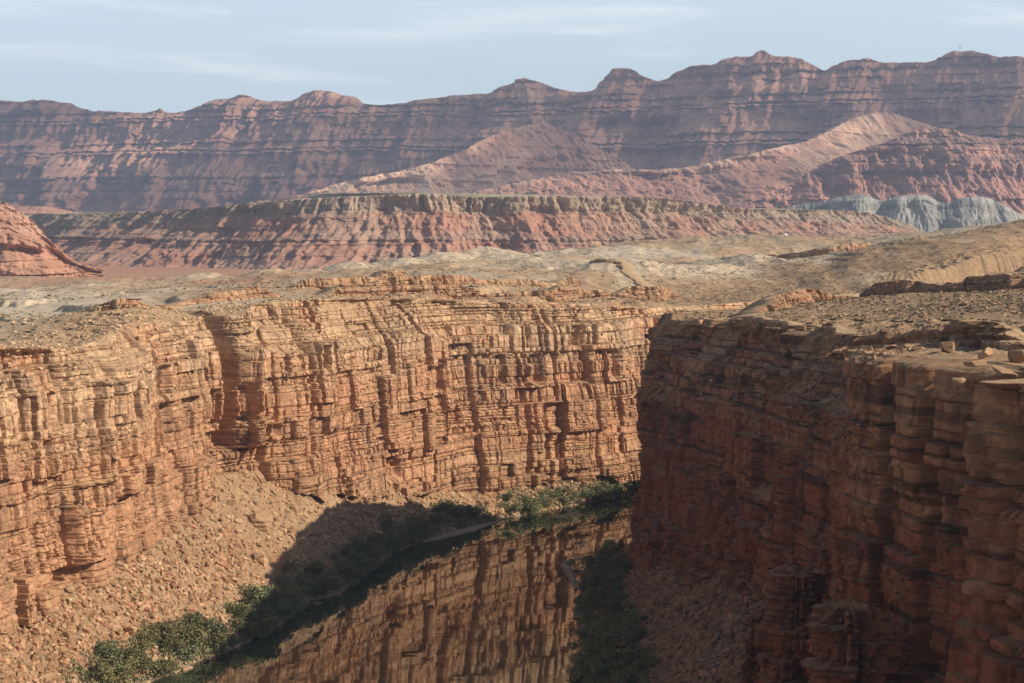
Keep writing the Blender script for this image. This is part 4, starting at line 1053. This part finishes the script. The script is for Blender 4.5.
while ct < 110:
    j = RNG.randint(t.shape[1]); col = t[:, j]; k = np.argmin(np.abs(col[:, 2] - 0.3)); sh_ = col[k]
    if not (520 < sh_[1] < 770): continue
    inland = RNG.rand() * np.interp(sh_[1], [520, 700, 760, 840], [19, 16, 11, 12])
    d = np.hypot(col[:, 0] - sh_[0], col[:, 1] - sh_[1]); d[:k] = 1e9
    q = col[np.argmin(np.abs(d - inland))]
    shrub(q, 1.6 + 2.0 * RNG.rand(), 0 if RNG.rand() < 0.75 else 2, 'dark green shrub in the thicket on the shaded right bank', 'shrubs on the right bank'); ct += 1

# low undergrowth between the shrubs
uV, uF = [], []
for W, ylo, yhi, wid, n in ((LW, 535, 985, 13, 34000), (RW, 520, 775, 15, 17000)):
    t = W['talus']; js = np.where((t[0, :, 1] > ylo - 15) & (t[0, :, 1] < yhi))[0]
    for q in range(n):
        col = t[:, js[RNG.randint(len(js))]]; k = np.argmin(np.abs(col[:, 2] - 0.35)); d = np.hypot(col[:, 0] - col[k, 0], col[:, 1] - col[k, 1]); d[:k] = 1e9
        p = col[np.argmin(np.abs(d - wid * RNG.rand() ** 1.2))]
        m = float(vn(p[0] / 5, p[1] / 5, 991))
        if m < 0.33: continue
        c = p + np.array((RNG.normal() * 0.5, RNG.normal() * 0.5, 0.1 + 3.4 * max(0, m - 0.25) * RNG.rand()))
        a = RNG.normal(size=3); a /= np.linalg.norm(a); b = np.cross(a, RNG.normal(size=3)); b /= np.linalg.norm(b); l = 0.5 + 0.5 * RNG.rand()
        uF.append([len(uV), len(uV) + 1, len(uV) + 2, len(uV) + 3]); uV += [c - a * l * 0.6, c + b * l * 0.4, c + a * l * 0.6, c - b * l * 0.4]
oug = link('undergrowth', make_mesh('undergrowth', np.array(uV), np.array(uF)), M_LEAF)
tag(oug, 'low green undergrowth filling the banks between the shrubs', 'undergrowth', None, 'stuff')

# scrub dots on the plateau
def scrub_mesh(seed):
    r = np.random.RandomState(seed); V, Fc = [], []
    for k in range(60):
        d = r.normal(size=3); d /= np.linalg.norm(d); d[2] = abs(d[2]); p = d * (0.3 + 0.25 * r.rand()) * np.array((1, 1, 0.8))
        a = r.normal(size=3); a /= np.linalg.norm(a); b = np.cross(a, r.normal(size=3)); b /= np.linalg.norm(b)
        V += [p - a * 0.16, p + b * 0.13, p + a * 0.16, p - b * 0.13]; Fc.append([4 * k, 4 * k + 1, 4 * k + 2, 4 * k + 3])
    return np.array(V), np.array(Fc)
SCR = [scrub_mesh(950 + k) for k in range(5)]
SCM = [make_mesh('scrub', V, Fc) for V, Fc in SCR]
for me in SCM: me.materials.append(M_SCRUB)
for p in plateau_points(170, 690, 1040, 430, 950):
    o = bpy.data.objects.new('desert_bush', SCM[RNG.randint(5)]); COL.objects.link(o); s = 0.8 + 0.9 * RNG.rand()
    o.location = p - np.array((0, 0, 0.05)); o.rotation_euler = (0, 0, RNG.rand() * 6); o.scale = (s, s, s * 0.8)
    tag(o, 'low dark desert bush dotted on the tan slope above the right cliff', 'bush', 'bushes on the right slope')
for p in plateau_points(130, -20, 640, 600, 1150):
    o = bpy.data.objects.new('desert_bush', SCM[RNG.randint(5)]); COL.objects.link(o); s = 1.3 + 1.2 * RNG.rand()
    o.location = p - np.array((0, 0, 0.05)); o.rotation_euler = (0, 0, RNG.rand() * 6); o.scale = (s, s, s * 0.8)
    tag(o, 'low dark desert bush dotted on the pale flats above the left cliff', 'bush', 'bushes on the left plateau')
pts = np.vstack([plateau_points(2600, 640, 1060, 420, 1500), plateau_points(7500, -60, 960, 600, 2200)])
V_, F_ = [], []; off = 0
for p in pts:
    V, Fc = SCR[RNG.randint(5)]; s = 0.4 + 0.7 * RNG.rand() + 0.0005 * p[1]
    V_.append(V[:96] * s * np.array((1, 1, 0.75)) + p); F_.append(Fc[:24] + off); off += 96
osc = link('scrub_vegetation', make_mesh('scrub_vegetation', np.concatenate(V_), np.concatenate(F_)), M_SCRUB)
tag(osc, 'fine dark scrub speckled over the whole plateau', 'scrub', None, 'stuff')

# ------------------------------------------------------------------ small far things
mast = bpy.data.objects.new('radio_mast', None); COL.objects.link(mast)
mx, my, mz = pp(960, 52, 8925); mast.location = (mx, my, mz - 12)
tag(mast, 'thin radio mast with a short crossbar on the highest right summit', 'mast')
def tube(name, a, b, r, parent, mat):
    bm = bmesh.new(); A, B = Vector(a), Vector(b)
    bmesh.ops.create_cone(bm, cap_ends=True, segments=8, radius1=r, radius2=r * 0.7, depth=(B - A).length)
    bm.transform((B - A).to_track_quat('Z', 'Y').to_matrix().to_4x4()); bm.transform(__import__('mathutils').Matrix.Translation((A + B) / 2))
    me = bpy.data.meshes.new(name); bm.to_mesh(me); bm.free(); return link(name, me, mat, parent)
M_STEEL = plain_mat('grey_steel', (0.25, 0.25, 0.26), 0.5, 0.05)
tube('pole', (0, 0, 0), (0, 0, 48), 1.3, mast, M_STEEL)
tube('crossbar', (-9, 0, 36), (9, 0, 36), 0.9, mast, M_STEEL)
wx, wy, wz = pp(783, 234.5, 3800)
wme = block_mesh(641); wme.materials.append(plain_mat('white_rock', (0.78, 0.74, 0.68), 0.8, 0.05))
place_rock('boulder', wme, (wx, wy - 40, wz), 11, 0.3, 0.1, 'single bright white boulder on the slope of the far mesa', sz=0.8)

# ------------------------------------------------------------------ thin broken clouds high on the sunward side; their shade dapples the range
def cloud_layer():
    zc = 3300.0
    def up(x, y, Y):                                   # the place in the cloud that shades a point of the range
        p = np.array(pp(x, y, Y)); return p + to_sun * (zc - p[2]) / to_sun[2]
    gx, gy = np.meshgrid(np.linspace(-2200, 12500, 210), np.linspace(3000, 13500, 170))
    dens = 0.85 + 0.45 * fbm(gx / 1500, gy / 1100, 301, 4)
    for x, y, Y, r, k in ((335, 187, 8080, 190, 1.0), (370, 177, 8200, 190, 1.0), (410, 168, 8280, 190, 1.0), (450, 154, 8420, 190, 1.0), (480, 146, 8530, 110, 0.9), (520, 130, 8680, 70, 0.6),
                          (848, 130, 7300, 190, 1.0), (878, 122, 7520, 170, 0.85), (840, 208, 5250, 300, 1.0), (900, 208, 5230, 300, 1.0), (965, 208, 5210, 300, 1.0), (815, 142, 7120, 200, 0.9), (770, 152, 6950, 180, 0.8), (720, 162, 6830, 180, 0.6), (640, 176, 6740, 200, 0.5), (560, 182, 6650, 200, 0.4),
                          (150, 145, 10500, 420, 0.7), (190, 165, 10400, 380, 0.7), (225, 130, 10400, 300, 0.5), (340, 97, 10180, 200, 0.7), (790, 90, 9250, 360, 0.6), (960, 65, 8900, 350, 0.35), (920, 200, 5800, 450, 0.6), (1000, 150, 5900, 350, 0.5), (110, 190, 10500, 400, 0.6)):
        c = up(x, y, Y); dens -= 1.1 * k * np.exp(-(((gx - c[0]) / r) ** 2 + ((gy - c[1]) / (r * 0.8)) ** 2))  # gap opened by hand so sunlight reaches this slope
    # the near country stays in full sun
    dens -= 1.6 * (1 - sm(5400, 6200, gy + 300 * fbm(gx / 900, 0, 303, 3)))
    edge = sm(-2200, -1500, gx) * (1 - sm(11800, 12500, gx)) * sm(3000, 3600, gy) * (1 - sm(12900, 13500, gy))
    dens = np.clip(dens, 0, 1) * edge
    th = 30 + 260 * dens * (0.7 + 0.3 * fbm(gx / 350, gy / 350, 302, 4))
    C = np.repeat(dens[..., None], 3, -1)
    top = np.stack([gx, gy, zc + 0.6 * th], -1); bot = np.stack([gx, gy, zc - 0.4 * th], -1)
    nr, nc = gx.shape; idx = np.arange(nr * nc).reshape(nr, nc)
    f = np.stack([idx[:-1, :-1], idx[:-1, 1:], idx[1:, 1:], idx[1:, :-1]], -1)
    thick = np.minimum.reduce([dens[:-1, :-1], dens[1:, :-1], dens[:-1, 1:], dens[1:, 1:]]) > 0.02
    f = f[thick]
    V = np.concatenate([top.reshape(-1, 3), bot.reshape(-1, 3)]); Fc = np.concatenate([f, f[:, ::-1] + nr * nc])
    m = bpy.data.materials.new('cloud_vapour'); m.use_nodes = True
    n, l = m.node_tree.nodes, m.node_tree.links; n.clear()
    out = n.new('ShaderNodeOutputMaterial'); at = n.new('ShaderNodeAttribute'); at.attribute_name = 'Col'
    op = n.new('ShaderNodeMath'); op.operation = 'MULTIPLY'; op.inputs[1].default_value = 0.5
    l.new(at.outputs['Fac'], op.inputs[0])
    tr = n.new('ShaderNodeBsdfTransparent'); tl = n.new('ShaderNodeBsdfTranslucent'); tl.inputs['Color'].default_value = (0.9, 0.9, 0.9, 1)
    mx = n.new('ShaderNodeMixShader'); l.new(op.outputs[0], mx.inputs[0]); l.new(tr.outputs[0], mx.inputs[1]); l.new(tl.outputs[0], mx.inputs[2]); l.new(mx.outputs[0], out.inputs['Surface'])
    o = link('clouds', make_mesh('clouds', V, Fc, np.concatenate([C.reshape(-1, 3)] * 2), True), m)
    tag(o, 'thin broken clouds drifting high above the right side of the range', 'clouds', None, 'stuff')
cloud_layer()

# ------------------------------------------------------------------ haze: one closed box of thin even air
bm = bmesh.new(); bmesh.ops.create_cube(bm, size=1.0)
hz_me = bpy.data.meshes.new('haze'); bm.to_mesh(hz_me); bm.free()
hz = bpy.data.objects.new('haze', hz_me); COL.objects.link(hz)
x0, x1, y0, y1, z0, z1 = -10500, 10500, -400, 13600, -5, 1250
hz.location = ((x0 + x1) / 2, (y0 + y1) / 2, (z0 + z1) / 2); hz.scale = (x1 - x0, y1 - y0, z1 - z0)
hm = bpy.data.materials.new('thin_haze'); hm.use_nodes = True
hn, hl = hm.node_tree.nodes, hm.node_tree.links; hn.clear()
ho = hn.new('ShaderNodeOutputMaterial'); hv = hn.new('ShaderNodeVolumePrincipled')
hv.inputs['Color'].default_value = (0.58, 0.73, 1.0, 1); hv.inputs['Density'].default_value = 4.0e-5; hv.inputs['Anisotropy'].default_value = 0.0
hl.new(hv.outputs[0], ho.inputs['Volume']); hz_me.materials.append(hm)
tag(hz, 'thin pale haze lying over the whole desert and the far mountains', 'haze', None, 'stuff')
print('done', sum(len(o.data.polygons) for o in bpy.data.objects if o.type == 'MESH'))
